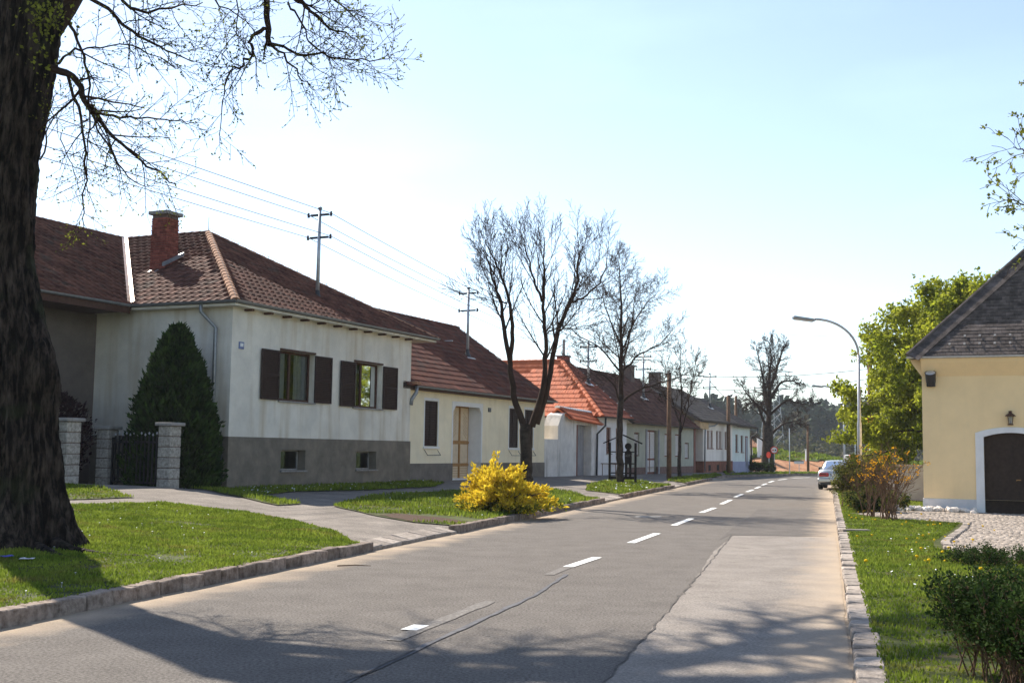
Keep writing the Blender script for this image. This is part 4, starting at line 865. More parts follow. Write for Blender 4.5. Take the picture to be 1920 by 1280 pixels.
# ------------------------------------------------------------------ yellow house on the right
YA = FA - math.pi / 2
HY = empty('yellow_house', (12.47, 35.6, 0), YA, 'yellow stucco house with arched dark door, white surround and steep slate roof', 'house'); bpy.context.view_layer.update()
da, dc, sp, cr = 1.71, 3.21, 2.29, 2.42
b = MB(); panel(b, fr0, 0, 7.5, .44, 4.55, [(da, dc, .44, cr)], .22); panel(b, lambda x, y, z: (y, 10 - x, z), 0, 10, .44, 4.55); b.build('wall', M['yellow'], HY)
b = MB(); b.box(-.025, da - .23, -.025, .0, -.1, .44); b.box(dc + .23, 7.5, -.025, 0, -.1, .44); b.box(-.025, 0, 0, 10, -.1, .44); b.build('plinth', M['yplinth'], HY)
def arc(x0, x1, z0, z1, n=12):
    xm, hw = (x0 + x1) / 2, (x1 - x0) / 2; s = z1 - z0; r_ = (hw * hw + s * s) / (2 * s); a = math.asin(hw / r_)
    return [(xm + r_ * math.sin(-a + 2 * a * i / n), z1 - r_ + r_ * math.cos(-a + 2 * a * i / n)) for i in range(n + 1)]
ao = arc(da - .23, dc + .23, 2.41, 2.585); ai = arc(da, dc, sp, cr)
q = MB()
for y in (-.035, .0):
    q.v += [(x, y, z) for x, z in [(da - .23, .0)] + ao + [(dc + .23, .0)]] + [(x, y, z) for x, z in [(da, .0)] + ai + [(dc, .0)]]
n = len(ao) + 2
q.f += [(i, i + 1, n + i + 1, n + i) for i in range(n - 1)] + [(i, i + 1, 2 * n + i + 1, 2 * n + i) for i in range(n - 1)]
q.v += [(x, .22, z) for x, z in [(da, .0)] + ai + [(dc, .0)]]; q.f += [(n + i, n + i + 1, 4 * n + i + 1, 4 * n + i) for i in range(n - 1)]
q.build('door_surround', M['white'], HY)
dr = MB().box(da - .05, dc + .05, .2, .26, .02, cr + .1).build('door', M['darkwood'], HY)
for k in range(2):
    for i in range(13): MB().box(da + .02 + k * .755, da + .735 + k * .755, .185, .2, .05 + i * .182, .225 + i * .182).build('board', M['darkwood'], dr)
MB().box(2.44, 2.48, .17, .185, .05, cr).build('centre_strip', M['darkwood'], dr); MB().tube([(2.58, .18, 1.02), (2.58, .12, 1.04), (2.7, .12, 1.04)], .015, 6).build('handle', M['ochre'], dr)
# eaves cornice, gutter, roof
q = MB(); q.prism([(0, 4.1), (-.28, 4.5), (-.33, 4.62), (0, 4.62)], 0, 7.5, 'x'); q.prism([(0, 4.1), (-.28, 4.5), (-.33, 4.62), (0, 4.62)], -10, 0, 'y')
q.v = q.v[:8] + [(x, -y if i < 4 else -y, z) for i, (x, y, z) in enumerate(q.v[8:])]; q.build('cornice', M['yellow'], HY)
gutter(HY, [(7.5, -.38, 4.68), (-.36, -.38, 4.68)], .06, M['zincw'])
ex, uy = -.38, 4.4; ry = 4.7 + uy * 1.08
fY = [(ex, -.38, 4.7), (7.9, -.38, 4.7), (7.9 - uy + .8, -.38 + uy, ry), (ex + uy, -.38 + uy, ry)]
roofy = slabs('roof', [fY, [(ex, 10, 4.7), (ex, -.38, 4.7), (ex + uy, -.38 + uy, ry), (ex + uy, 10, ry)]], M['under'], HY)
tiled(roofy, fY, (1, 0, 0), 'shingle', .22, .155, M['slate'], 295, 'shingle')
# border course along the hip
h0, h1 = Vector((ex, -.38, 4.7)), Vector((ex + uy, -.38 + uy, ry)); hd = (h1 - h0).normalized(); nrm = Vector((0, -math.sin(math.atan(1.08)), math.cos(math.atan(1.08)))); pe = hd.cross(nrm)
hm = MB(); hm.box(0, .17, 0, .42, .02, .035)
me = hm.mesh('hip_slate', M['slate']); L_ = (h1 - h0).length
for i in range(int(L_ / .16)):
    p = h0 + hd * (i * .16) + nrm * .02
    Fm = Matrix(((hd.x, pe.x, nrm.x, p.x), (hd.y, pe.y, nrm.y, p.y), (hd.z, pe.z, nrm.z, p.z), (0, 0, 0, 1))); link('hip_slate', me, roofy, Fm @ Matrix.Rotation(-.05, 4, 'Y'))
b = MB(); b.tube([h0 + nrm * .06, h1 + nrm * .06], .055, 6); b.build('hip_edge', M['slate'], roofy)
sg_ = MB(); sg_.tube([(0, 0, 0), (0, -.1, .02), (0, -.12, .09)], .012, 4); sg_.box(-.03, .03, -.05, .05, -.002, .006); me = sg_.mesh('snow_guard', M['concrete'])
for r_, v in ((0, .45), (1, .8)):
    for i in range(18):
        x = .55 + i * .42 + (.21 if r_ else 0) + v * .6; link('snow_guard', me, roofy, Matrix.Translation((x, -.38 + v * .68, 4.7 + v * .733)) @ Matrix.Rotation(math.atan(1.08), 4, 'X') @ Matrix.Translation((0, 0, .05)))
# wall lamps (parts of their own things)
p = HY.matrix_basis @ Vector((.27, -.02, 3.82)); FLD = empty('floodlight', p, YA, 'black round floodlight tilted upward on the yellow wall corner', 'floodlight')
q = MB(); q.box(-.12, -.10, -.16, 0, -.02, .26); q.box(.10, .12, -.16, 0, -.02, .26); q.box(-.12, .12, -.02, .02, -.03, .06); q.build('bracket', M['iron'], FLD)
tl = Matrix.Translation((0, -.12, .2)) @ Matrix.Rotation(R(28), 4, 'X'); MB().lathe([(.11, -.22), (.14, -.1), (.155, .12), (.165, .2), (.15, .2)], k=18, mw=tl).build('housing', M['plastic'], FLD)
MB().lathe([(.001, .19), (.148, .195), (.12, .215), (.001, .22)], k=18, mw=tl).build('lens', M['zincw'], FLD)
p = HY.matrix_basis @ Vector((2.46, -.1, 2.66)); LAN = empty('wall_lantern', p, YA, 'small dark lantern on the yellow wall above the arched door', 'lantern')
q = MB()
for a in range(4):
    t = a * math.pi / 2 + math.pi / 4; q.tube([(.06 * math.cos(t), .06 * math.sin(t), .0), (.105 * math.cos(t), .105 * math.sin(t), .24)], .01, 4)
q.lathe([(.07, -.02), (.085, 0), (.06, .02)], k=4); q.build('frame', M['brown'], LAN); MB().lathe([(.15, .24), (.13, .27), (.05, .33), (.04, .37), (.06, .38), (.02, .4)], k=8).build('hood', M['brown'], LAN)
MB().lathe([(.05, .0), (.085, .235)], k=4, mw=Matrix.Rotation(math.pi / 4, 4, 'Z')).build('glass', M['glass'], LAN); MB().tube([(0, .1, .1), (0, 0, -.01)], .014, 5).build('arm', M['brown'], LAN)

# ------------------------------------------------------------------ trees
UP = np.array([0, 0, 1.])
def unit(v): return v / (np.linalg.norm(v) + 1e-9)
def unit3(x, y, z):
    l = math.sqrt(x * x + y * y + z * z) + 1e-9; return (x / l, y / l, z / l)
class Tree:
    def __init__(s): s.B = {}; s.tips = []
    def tube(s, pts, rad, part):
        k = 10 if rad[0] > .12 else 6 if rad[0] > .035 else 4 if rad[0] > .012 else 3
        s.B.setdefault(part, {}).setdefault((len(pts), k), []).append((pts, rad))
    def arrays(s, part):
        VV, FF, o = [], [], 0
        for (n, k), lst in s.B[part].items():
            P = np.array([q[0] for q in lst], float); Rd = np.array([q[1] for q in lst], float); m = len(lst)
            t = np.gradient(P, axis=1); t /= np.linalg.norm(t, axis=2, keepdims=True) + 1e-9
            ref = np.where(np.abs(t[:, :1, 2:]) > .8, np.array([.31, .87, .38]), np.array([.1, .2, .97]))
            u = np.cross(t, np.broadcast_to(ref, t.shape)); u /= np.linalg.norm(u, axis=2, keepdims=True) + 1e-9; w = np.cross(t, u)
            a = np.arange(k) * 2 * np.pi / k; c, sn = np.cos(a)[None, None, :, None], np.sin(a)[None, None, :, None]
            ring = P[:, :, None] + Rd[:, :, None, None] * (u[:, :, None] * c + w[:, :, None] * sn)
            i, j = np.meshgrid(np.arange(n - 1), np.arange(k), indexing='ij'); j2 = (j + 1) % k
            F = np.stack([i * k + j, i * k + j2, (i + 1) * k + j2, (i + 1) * k + j], -1).reshape(-1, 4)
            FF.append((F[None] + (o + np.arange(m) * n * k)[:, None, None]).reshape(-1, 4)); VV.append(ring.reshape(-1, 3)); o += m * n * k
        return np.concatenate(VV), np.concatenate(FF)
    def grow(s, p, d, L, r, lvl, P, part='branches'):
        n = P['seg'][lvl]; x, y, z = map(float, p); dx, dy, dz = unit3(*map(float, d)); pts = [(x, y, z)]; dirs = [(dx, dy, dz)]
        w_, tr, st = P['wob'][lvl], P['trop'][lvl], L / n; g_ = random.gauss
        for i in range(n):
            dx, dy, dz = unit3(dx + g_(0, w_), dy + g_(0, w_), dz + g_(0, w_) + tr); x += dx * st; y += dy * st; z += dz * st; pts.append((x, y, z)); dirs.append((dx, dy, dz))
        r1 = max(r * P.get('tip', .35), P['rmin']); rad = [r + (r1 - r) * i / n for i in range(n + 1)]; s.tube(pts, rad, part)
        if lvl < P['max']: s.children(pts, dirs, rad, L, lvl, P)
        else: s.tips += list(zip(pts[1:], dirs[1:]))
    def children(s, pts, dirs, rad, L, lvl, P, f0=None, nc=None):
        n = len(pts) - 1; nc = nc or P['n'][lvl]; U_ = random.uniform; ph = U_(0, 6.28); f0 = P['f0'][lvl] if f0 is None else f0
        for c in range(nc):
            f = f0 + (1 - f0) * ((c + U_(.1, .9)) / nc); x = f * n; i = min(int(x), n - 1); e = x - i; a_, b_ = pts[i], pts[i + 1]
            q = tuple(a_[m] + (b_[m] - a_[m]) * e for m in range(3)); t = dirs[min(i + 1, n)]; ang = P['ang'][lvl] * U_(.75, 1.25); ph += 2.4 + random.gauss(0, .4)
            u = unit3(t[1] * .8 - t[2] * .5, t[2] * .3 - t[0] * .8, t[0] * .5 - t[1] * .3); w = (t[1] * u[2] - t[2] * u[1], t[2] * u[0] - t[0] * u[2], t[0] * u[1] - t[1] * u[0])
            ca, sa, cp, sp = math.cos(ang), math.sin(ang), math.cos(ph), math.sin(ph)
            cd = tuple(t[m] * ca + (u[m] * cp + w[m] * sp) * sa for m in range(3))
            s.grow(q, cd, L * P['ratio'][lvl] * (1 - P.get('fall', .5) * f) * U_(.7, 1.25), max(P['rmin'], (rad[i] + (rad[i + 1] - rad[i]) * e) * P['rr'][lvl]), lvl + 1, P)
    def limb(s, pts, r0, r1, lvl, P, part='branches', f0=.25, nc=None, sub=4):
        """explicit limb through given points, smoothed, then side branches from it"""
        pts = np.array(pts, float); Q = []
        for i in range(len(pts) - 1):
            a, b, c, d = pts[max(i - 1, 0)], pts[i], pts[i + 1], pts[min(i + 2, len(pts) - 1)]
            for k in range(sub):
                t = k / sub; Q.append(.5 * (2 * b + (c - a) * t + (2 * a - 5 * b + 4 * c - d) * t * t + (3 * b - a - 3 * c + d) * t ** 3))
        Q.append(pts[-1]); Q = np.array(Q); Q[1:-1] += rng.normal(0, .02, Q[1:-1].shape)
        rad = np.linspace(r0, r1, len(Q)); s.tube(Q, rad, part)
        dirs = [unit(Q[min(i + 1, len(Q) - 1)] - Q[max(i - 1, 0)]) for i in range(len(Q))]
        L = np.linalg.norm(np.diff(Q, axis=0), axis=1).sum()
        if nc != 0: s.children(list(Q), dirs, rad, P.get('limbL', L), lvl, P, f0, nc)
    def build(s, part, m, parent, org):
        if part not in s.B: return
        V, F = s.arrays(part); return link(part, npmesh(part, V - np.array(org), F, 4, m, True), parent)
def leaf_mesh(C, D, size, aspect=.6, rnd=.5):
    """C centres, D directions; folded diamond leaves (two triangles)"""
    C = np.asarray(C); n = len(C); D = np.asarray(D) + rng.normal(0, rnd, (n, 3)); D /= np.linalg.norm(D, axis=1)[:, None] + 1e-9
    S = size * rng.uniform(.65, 1.3, n)[:, None]; a = rng.normal(0, 1, (n, 3)); W = np.cross(D, a); W /= np.linalg.norm(W, axis=1)[:, None] + 1e-9; N = np.cross(D, W)
    V = np.empty((n, 4, 3)); V[:, 0] = C; V[:, 1] = C + D * S * .5 + W * S * aspect * .5 + N * S * .12; V[:, 2] = C + D * S; V[:, 3] = C + D * S * .5 - W * S * aspect * .5 + N * S * .12
    F = (np.array([[0, 1, 2], [0, 2, 3]])[None] + (np.arange(n) * 4)[:, None, None]).reshape(-1, 3)
    return V.reshape(-1, 3), F
def leaves(name, C, D, size, m, parent, org, aspect=.6, rnd=.5):
    V, F = leaf_mesh(C, D, size, aspect, rnd); o = link(name, npmesh(name, V - np.array(org), F, 3, m), parent); o['kind'] = 'stuff'; return o
def at(x, y, Y):                                                # a point seen at (x, y) of the 1920-wide picture, Y metres ahead
    v = cam.matrix_world.to_3x3() @ Vector(((x - 960) / 2200, (640 - y) / 2200, -1)); return np.array([0, 0, 1.7]) + np.array(v) * (Y / v.y)

# --- big linden by the left kerb
TB = (-7.12, 17.1, .2)
BT = empty('linden_tree', TB, 0, 'huge old linden with dark ridged trunk and drooping budding twigs at left edge', 'tree')
def big_trunk():
    K, NR = 128, 170; cl_ = [(-7.05, 17.1, .0), (-7.1, 17.1, 1.2), (-7.28, 17.15, 2.6), (-7.58, 17.2, 4.2), (-7.58, 17.15, 5.6), (-7.38, 17.1, 7.0), (-7.2, 17.0, 8.6)]
    A = np.array(cl_); zz = np.linspace(-.15, 8.6, NR); cx = np.interp(zz, A[:, 2], A[:, 0]); cy = np.interp(zz, A[:, 2], A[:, 1])
    V = np.empty((NR, K, 3)); th = np.arange(K) * 2 * np.pi / K
    for i, z in enumerate(zz):
        r = np.interp(z, [-.2, .25, .8, 1.6, 2.4, 3.2, 4.5, 6, 7.2, 8.6], [.92, .72, .55, .48, .49, .46, .40, .39, .40, .38])
        fl_ = max(0, 1 - z / 1.3) ** 2
        rr = r * (1 + .16 * fl_ * np.cos(5 * th + .6) + .05 * np.sin(3 * th + z * .9) + .028 * np.sin(13 * th + 1.3 * np.sin(z * 1.1)) + .022 * np.sin(22 * th + 2 * np.sin(z * .8 + 1)) + .018 * np.sin(37 * th + 3 * z))
        bu = .18 * np.exp(-((z - 2.55) / .55) ** 2) * np.exp(-((np.angle(np.exp(1j * (th + .5)))) / .55) ** 2) + .05 * np.exp(-((z - 4.55) / .25) ** 2) * np.exp(-(np.angle(np.exp(1j * (th + .2))) / .35) ** 2) + .10 * np.exp(-((z - 1.4) / .4) ** 2) * np.exp(-(np.angle(np.exp(1j * (th + 1.1))) / .6) ** 2)
        rg = sum(a_ * np.abs(np.sin(f_ * th + p_ + 1.6 * np.sin(z * q_ + p_) + .7 * np.sin(z * 3.1 * q_ + 2 * p_))) for a_, f_, p_, q_ in ((.05, 9, .3, .7), (.04, 14, 1.7, .9), (.028, 23, 2.9, 1.3), (.018, 33, .9, 1.9)))
        rr = rr + bu + rg - .06 + rng.normal(0, .005, K)
        V[i, :, 0] = cx[i] + rr * np.cos(th); V[i, :, 1] = cy[i] + rr * np.sin(th); V[i, :, 2] = z + zl(np.array([-7.1]), np.array([17.1]))[0] + .02
    i, j = np.meshgrid(np.arange(NR - 1), np.arange(K), indexing='ij'); j2 = (j + 1) % K
    F = np.stack([i * K + j, i * K + j2, (i + 1) * K + j2, (i + 1) * K + j], -1).reshape(-1, 4)
    return link('trunk', npmesh('trunk', V.reshape(-1, 3) - np.array(TB), F, 4, M['barkbig'], True), BT)
big_trunk()
T0 = Tree()
PB = dict(seg=[6, 6, 5, 4], wob=[.10, .13, .16, .2], trop=[.02, -.03, -.04, -.02], n=[9, 9, 6, 0], f0=[.2, .12, .1, 0], ang=[.75, .8, .75, .7], ratio=[.55, .48, .5, .5], rr=[.5, .5, .55, .6], rmin=.003, max=3, fall=.45)
PD = dict(PB); PD.update(trop=[-.03, -.06, -.05, -.01], n=[9, 8, 6, 0])
np_ = np.array
# upper crown limbs (above the picture)
def stem(pts, rad):
    A = np.array(pts, float); n = 40; t = np.linspace(0, len(A) - 1, n); Q = np.column_stack([np.interp(t, range(len(A)), A[:, c]) for c in range(3)])
    for _ in range(6): Q[1:-1] = (Q[:-2] + Q[2:] + 2 * Q[1:-1]) / 4
    rr = np.interp(t, range(len(A)), rad); T0.tube(Q, rr, 'limbs'); return Q, rr
PH = dict(PB, max=2, rmin=.008)
Q, rr = stem([(-7.5, 17.1, 4.4), (-7.5, 17.08, 5.6), (-7.5, 17.05, 6.8), (-7.36, 16.98, 7.9), (-6.5, 16.8, 9.5), (-4.9, 16.3, 11.4), (-3.9, 15.6, 14.5), (-3.2, 15, 18)], [.2, .3, .34, .35, .34, .28, .18, .06])
T0.children(list(Q), [unit(Q[min(i + 1, 39)] - Q[max(i - 1, 0)]) for i in range(40)], rr, 5.5, 0, dict(PH, trop=[.06, .03, .02, .02]), .55, 14)
stem([(-7.5, 17.05, 6.3), (-7.35, 17.0, 8.5), (-6.9, 17.1, 10.5), (-6.9, 17, 13)], [.3, .38, .34, .2])
for a, b_, c, r_ in [((-6.9, 17.1, 10.3), (-8.2, 17.6, 13), (-9.2, 18, 18), .26), ((-6.9, 17.1, 10.2), (-6.6, 18.6, 12.8), (-6.2, 20.5, 16.5), .24), ((-6.9, 17, 10.6), (-8.6, 15.6, 12.5), (-10.6, 13.6, 15), .24), ((-6.9, 17, 12), (-6.9, 16.8, 15), (-7.0, 16.5, 19), .2)]:
    T0.limb([a, b_, c], r_, .06, 0, PH, f0=.3, nc=9)
# long limbs reaching back and right, above the picture
PU = dict(PB); PU.update(trop=[.06, .03, .02, .02], limbL=4.6, max=2, rmin=.008, n=[9, 12, 0, 0])
T0.limb([(-7.3, 17.1, 7.4), (-6.7, 18.6, 9.9), (-5.4, 20.6, 11.8), (-4.2, 22.6, 13)], .22, .05, 0, PU, f0=.3, nc=15)
T0.limb([(-7.2, 16.98, 8.1), (-5.2, 18.0, 10.2), (-3.9, 19.6, 11.4), (-2.6, 21.2, 12)], .2, .05, 0, PU, f0=.3, nc=15)
T0.limb([(-6.6, 16.9, 9.2), (-5.4, 19.4, 11.0), (-4.3, 21.4, 11.6), (-3.1, 22.6, 12.0), (-1.6, 23.4, 12.4)], .24, .07, 0, PU, f0=.3, nc=16)
T0.limb([(-4.6, 20.9, 11.4), (-4.6, 22.4, 12.0), (-4.2, 23.8, 12.6)], .13, .04, 0, PU, f0=.2, nc=10)
T0.limb([(-7.0, 17.2, 8.6), (-7.0, 19.0, 10.6), (-6.8, 21, 12)], .18, .05, 0, PU, f0=.3, nc=12)
T0.limb([(-5.0, 16.5, 10.5), (-3.6, 15.6, 12.4), (-2.2, 14.6, 13.6)], .15, .04, 0, PU, f0=.3, nc=10)
# drooping limbs that come into the picture
PT = dict(PB); PT.update(seg=[5, 5, 4, 3], trop=[-.04, .03, .02, .02], n=[12, 11, 7, 0], ratio=[.62, .5, .5, .5], max=3, wob=[.07, .08, .1, .12], limbL=1.9, f0=[.1, .1, .1, 0])
PS = dict(PT); PS.update(limbL=1.5)
def L3(*q): return [at(*k) for k in q]
T0.limb(L3((95, 128, 16.9), (135, 142, 16.6), (160, 190, 16.4), (200, 240, 16.2), (262, 300, 16.0), (330, 345, 15.8)), 0.0612, 0.0084, 1, PT, nc=17)
T0.limb(L3((160, 195, 16.4), (200, 215, 16.2), (250, 220, 15.9), (310, 225, 15.6), (360, 230, 15.4)), 0.0252, 0.0056, 1, PS, nc=14)
T0.limb(L3((128, 145, 16.6), (150, 220, 16.4), (160, 300, 16.3), (158, 380, 16.2), (155, 430, 16.2)), 0.0324, 0.0070, 1, PS, nc=14)
T0.limb(L3((130, 40, 16.8), (150, 90, 16.5), (170, 160, 16.3), (166, 260, 16.2), (164, 340, 16.2)), 0.0324, 0.0070, 1, PS, nc=14)
T0.limb(L3((120, -40, 16.8), (200, 20, 16.3), (260, 70, 16.0), (310, 95, 15.7), (370, 115, 15.4)), 0.0360, 0.0056, 1, PT, nc=17)
T0.limb(L3((110, 120, 16.7), (140, 95, 16.4), (190, 85, 16), (260, 90, 15.7), (330, 130, 15.4)), 0.0216, 0.0049, 1, PS, nc=12)
T0.limb(L3((170, 210, 16.3), (210, 290, 16.0), (250, 340, 15.8), (300, 350, 15.6)), 0.0158, 0.0042, 1, PS, nc=12)
T0.limb(L3((75, 300, 17), (95, 235, 16.7), (100, 180, 16.6)), 0.0144, 0.0070, 1, PS, nc=7)
T0.limb(L3((115, 250, 16.5), (130, 310, 16.3), (150, 360, 16.2)), 0.0101, 0.0035, 2, PS, nc=11)
T0.limb(L3((200, -60, 16), (240, 15, 15.8), (300, 20, 15.5), (380, 5, 15.2)), 0.0324, 0.0070, 1, PT, nc=13)
T0.limb(L3((495, -90, 15.6), (500, -20, 15.5), (502, 45, 15.4), (505, 85, 15.3)), 0.0540, 0.0385, 1, PS, nc=2)
T0.limb(L3((500, 55, 15.3), (478, 70, 15.2), (470, 92, 15.2), (472, 105, 15.1), (455, 125, 15), (436, 128, 15), (425, 165, 14.9), (415, 215, 14.8), (415, 265, 14.8)), 0.0302, 0.0042, 1, PS, nc=14)
T0.limb(L3((503, 80, 15.3), (530, 105, 15.2), (560, 140, 15), (590, 170, 14.9)), 0.0216, 0.0042, 1, PS, nc=12)
T0.limb(L3((505, 75, 15.3), (560, 100, 15.1), (620, 108, 14.9), (700, 112, 14.7), (740, 105, 14.6)), 0.0216, 0.0035, 1, PS, nc=16)
T0.limb(L3((520, -30, 15.8), (560, 0, 15.5), (580, 18, 15.4), (620, 50, 15.2), (670, 75, 15)), 0.0432, 0.0056, 1, PS, nc=14)
T0.limb(L3((540, 5, 15.5), (565, 50, 15.3), (590, 85, 15.1), (620, 110, 15), (660, 130, 14.8)), 0.0180, 0.0035, 1, PS, nc=13)
T0.limb(L3((560, -80, 15.4), (600, -20, 15.2), (650, 20, 15), (690, 60, 14.8)), 0.0216, 0.0042, 1, PS, nc=12)
T0.limb(L3((430, -60, 15.4), (445, 20, 15.2), (435, 70, 15.1), (415, 110, 15)), 0.0144, 0.0035, 1, PS, nc=12)
T0.limb(L3((380, -50, 15.5), (400, 0, 15.3), (460, 40, 15.1), (480, 70, 15)), 0.0144, 0.0035, 1, PS, nc=11)
T0.build('limbs', M['barkbig'], BT, TB); T0.build('branches', M['twig'], BT, TB)
TP = np_([t[0] for t in T0.tips]); TD = np_([t[1] for t in T0.tips])
k = rng.random(len(TP)) < .75; leaves('buds', TP[k], TD[k], .04, M['bud'], BT, TB, .6, .7)
n_ = 240; yb_ = np_([at(rng.normal(85, 22), abs(rng.normal(0, 55)) + 5, 16.3 + rng.normal(0, .1)) for _ in range(n_)]); leaves('trunk_shoots', yb_, np.tile([.5, -.5, .3], (n_, 1)), .06, M['bud'], BT, TB, .8, .8)

# --- bare street trees
def bare_tree(name, base, label, limbs, trunk, P, rad=(.17, .12), m='bark'):
    o = empty(name, base, 0, label, 'tree', 'bare street trees'); t = Tree(); base_ = np.array(base)
    tr = np.array(trunk, float); t.limb(tr + base_, rad[0], rad[1], 0, P, 'trunk', nc=0)
    for pts, r0, r1, f0, nc in limbs: t.limb(np.array(pts, float) + base_, r0, r1, 0, P, f0=f0, nc=nc)
    t.build('trunk', M[m], o, base); t.build('branches', M['twig'], o, base); return o, t
PV = dict(seg=[6, 5, 4, 3], wob=[.045, .055, .07, .09], trop=[.11, .09, .06, .04], n=[12, 8, 5, 0], f0=[.15, .12, .1, 0], ang=[.55, .6, .65, .7], ratio=[.5, .48, .5, .5], rr=[.42, .5, .55, .6], rmin=.004, max=3, fall=.4)
P3 = dict(PV); P3.update(limbL=3.0, n=[12, 8, 5, 0], rmin=.0054, ang=[.6, .5, .55, .6], ratio=[.62, .55, .5, .5], seg=[7, 6, 5, 4], trop=[.14, .1, .07, .04])
b1 = (.53, 36.8, float(zl(.53, 36.8)))
s1 = lambda x, y, dy=0: ((x - 992) / 59.5, dy, (928 - y) / 59.5)
bare_tree('bare_tree', b1, 'three-stemmed bare tree rising behind the golden bush', [
    ([s1(985, 800), s1(967, 735, .1), s1(957, 675, .2), s1(945, 610, .3), s1(938, 560, .35), s1(922, 515, .4), s1(910, 465, .5)], .12, .02, .45, 13),
    ([s1(958, 670, .2), s1(962, 620, -.1), s1(955, 570, -.2), s1(940, 520, -.3), s1(928, 490, -.4), s1(908, 450, -.5)], .08, .015, .4, 12),
    ([s1(1000, 795), s1(1018, 720, -.1), s1(1024, 650, -.1), s1(1018, 570, 0), s1(1020, 500, .1), s1(1018, 435, .1)], .11, .012, .3, 15),
    ([s1(1016, 560), s1(1002, 530, -.3), s1(990, 490, -.4), s1(978, 445, -.5)], .05, .012, .2, 10),
    ([s1(1008, 790), s1(1030, 715, .1), s1(1040, 640, .2), s1(1060, 580, .2), s1(1080, 530, .2), s1(1085, 480, .2), s1(1092, 450, .3)], .11, .015, .3, 14),
    ([s1(1072, 560), s1(1100, 545, .4), s1(1130, 510, .5), s1(1140, 470, .6)], .045, .012, .2, 10),
    ([s1(1022, 625), s1(1035, 615, -.3), s1(1065, 612, -.5), s1(1085, 600, -.7)], .035, .008, .2, 8),
    ([s1(950, 565), s1(925, 555, -.4), s1(900, 540, -.6)], .03, .006, .2, 7)],
    [(0, 0, -.1), (0, 0, .6), s1(990, 860), s1(989, 790)], P3, (.20, .19))
b2 = (5.0, 53.6, float(zl(5.0, 53.6)))
s2 = lambda x, y, dy=0: ((x - 1165) / 41., dy, (901 - y) / 41.)
P4 = dict(PV); P4.update(trop=[.05, .02, .01, .01], ang=[.8, .75, .7, .7], limbL=3.0, wob=[.06, .07, .09, .1], n=[14, 10, 7, 0], rmin=.0066)
spread2 = [([s2(1166, 750), s2(1200, 725, .3), s2(1250, 710, .4), s2(1300, 688, .5)], .07, .012, .25, 11), ([s2(1166, 760), s2(1150, 715, -.3), s2(1110, 690, -.5), s2(1075, 670, -.7)], .05, .01, .25, 10),
           ([s2(1168, 700), s2(1130, 650, .3), s2(1090, 625, .5), s2(1060, 600, .5)], .05, .01, .2, 11), ([s2(1168, 690), s2(1200, 660, -.4), s2(1235, 640, -.6), s2(1262, 610, -.6)], .05, .01, .2, 11),
           ([s2(1168, 720), s2(1160, 690, -1.0), s2(1150, 650, -1.8), s2(1140, 610, -2.2)], .05, .01, .2, 10), ([s2(1168, 720), s2(1175, 690, 1.0), s2(1180, 640, 1.8), s2(1190, 600, 2.2)], .05, .01, .2, 10),
           ([s2(1168, 650), s2(1190, 600, .3), s2(1215, 560, .4), s2(1235, 540, .4)], .04, .01, .2, 11), ([s2(1168, 650), s2(1140, 590, -.3), s2(1125, 550, -.4), s2(1110, 530, -.4)], .04, .01, .2, 11),
           ([s2(1166, 740), s2(1165, 650), s2(1165, 560), s2(1158, 478)], .12, .012, .25, 22), ([s2(1166, 680), s2(1185, 620, .5), s2(1192, 560, .6), s2(1200, 520, .7)], .05, .01, .2, 10)]
bare_tree('bare_tree', b2, 'bare round-crowned tree directly in front of the wooden figure stand', spread2, [(0, 0, -.1), (.02, 0, .8), s2(1163, 800), s2(1166, 735)], P4, (.19, .13))
b3 = (9.75, 68., float(zl(9.75, 68.)))
s3 = lambda x, y, dy=0: ((x - 1275) / 32., dy, (893 - y) / 32.)
P5 = dict(PV); P5.update(limbL=2.2, n=[11, 8, 5, 0], rmin=.008)
bare_tree('bare_tree', b3, 'slender bare tree beside the wooden pole farther down the street', [([s3(1277, 800), s3(1262, 750, .3), s3(1255, 710, .4), s3(1250, 680, .5)], .05, .01, .2, 12), ([s3(1277, 800), s3(1279, 740), s3(1276, 690), s3(1278, 650)], .06, .01, .2, 16),
    ([s3(1277, 810), s3(1290, 760, -.3), s3(1298, 710, -.4), s3(1303, 670, -.5)], .05, .01, .2, 12), ([s3(1277, 780), s3(1300, 730, .4), s3(1320, 690, .6)], .035, .01, .2, 10), ([s3(1277, 780), s3(1250, 750, -.4), s3(1238, 720, -.6)], .03, .01, .2, 9)],
    [(0, 0, -.1), s3(1275, 860), s3(1277, 790)], P5, (.13, .08))
b4 = (21.2, 97., .2)
s4 = lambda x, y, dy=0: ((x - 1438) / 22.7, dy, (887 - y) / 22.7)
P6 = dict(PV); P6.update(trop=[.02, .02, .02, .02], wob=[.12, .12, .14, .16], ang=[.75, .7, .7, .7], limbL=2.7, n=[13, 10, 7, 0], rmin=.011, rr=[.35, .5, .6, .6])
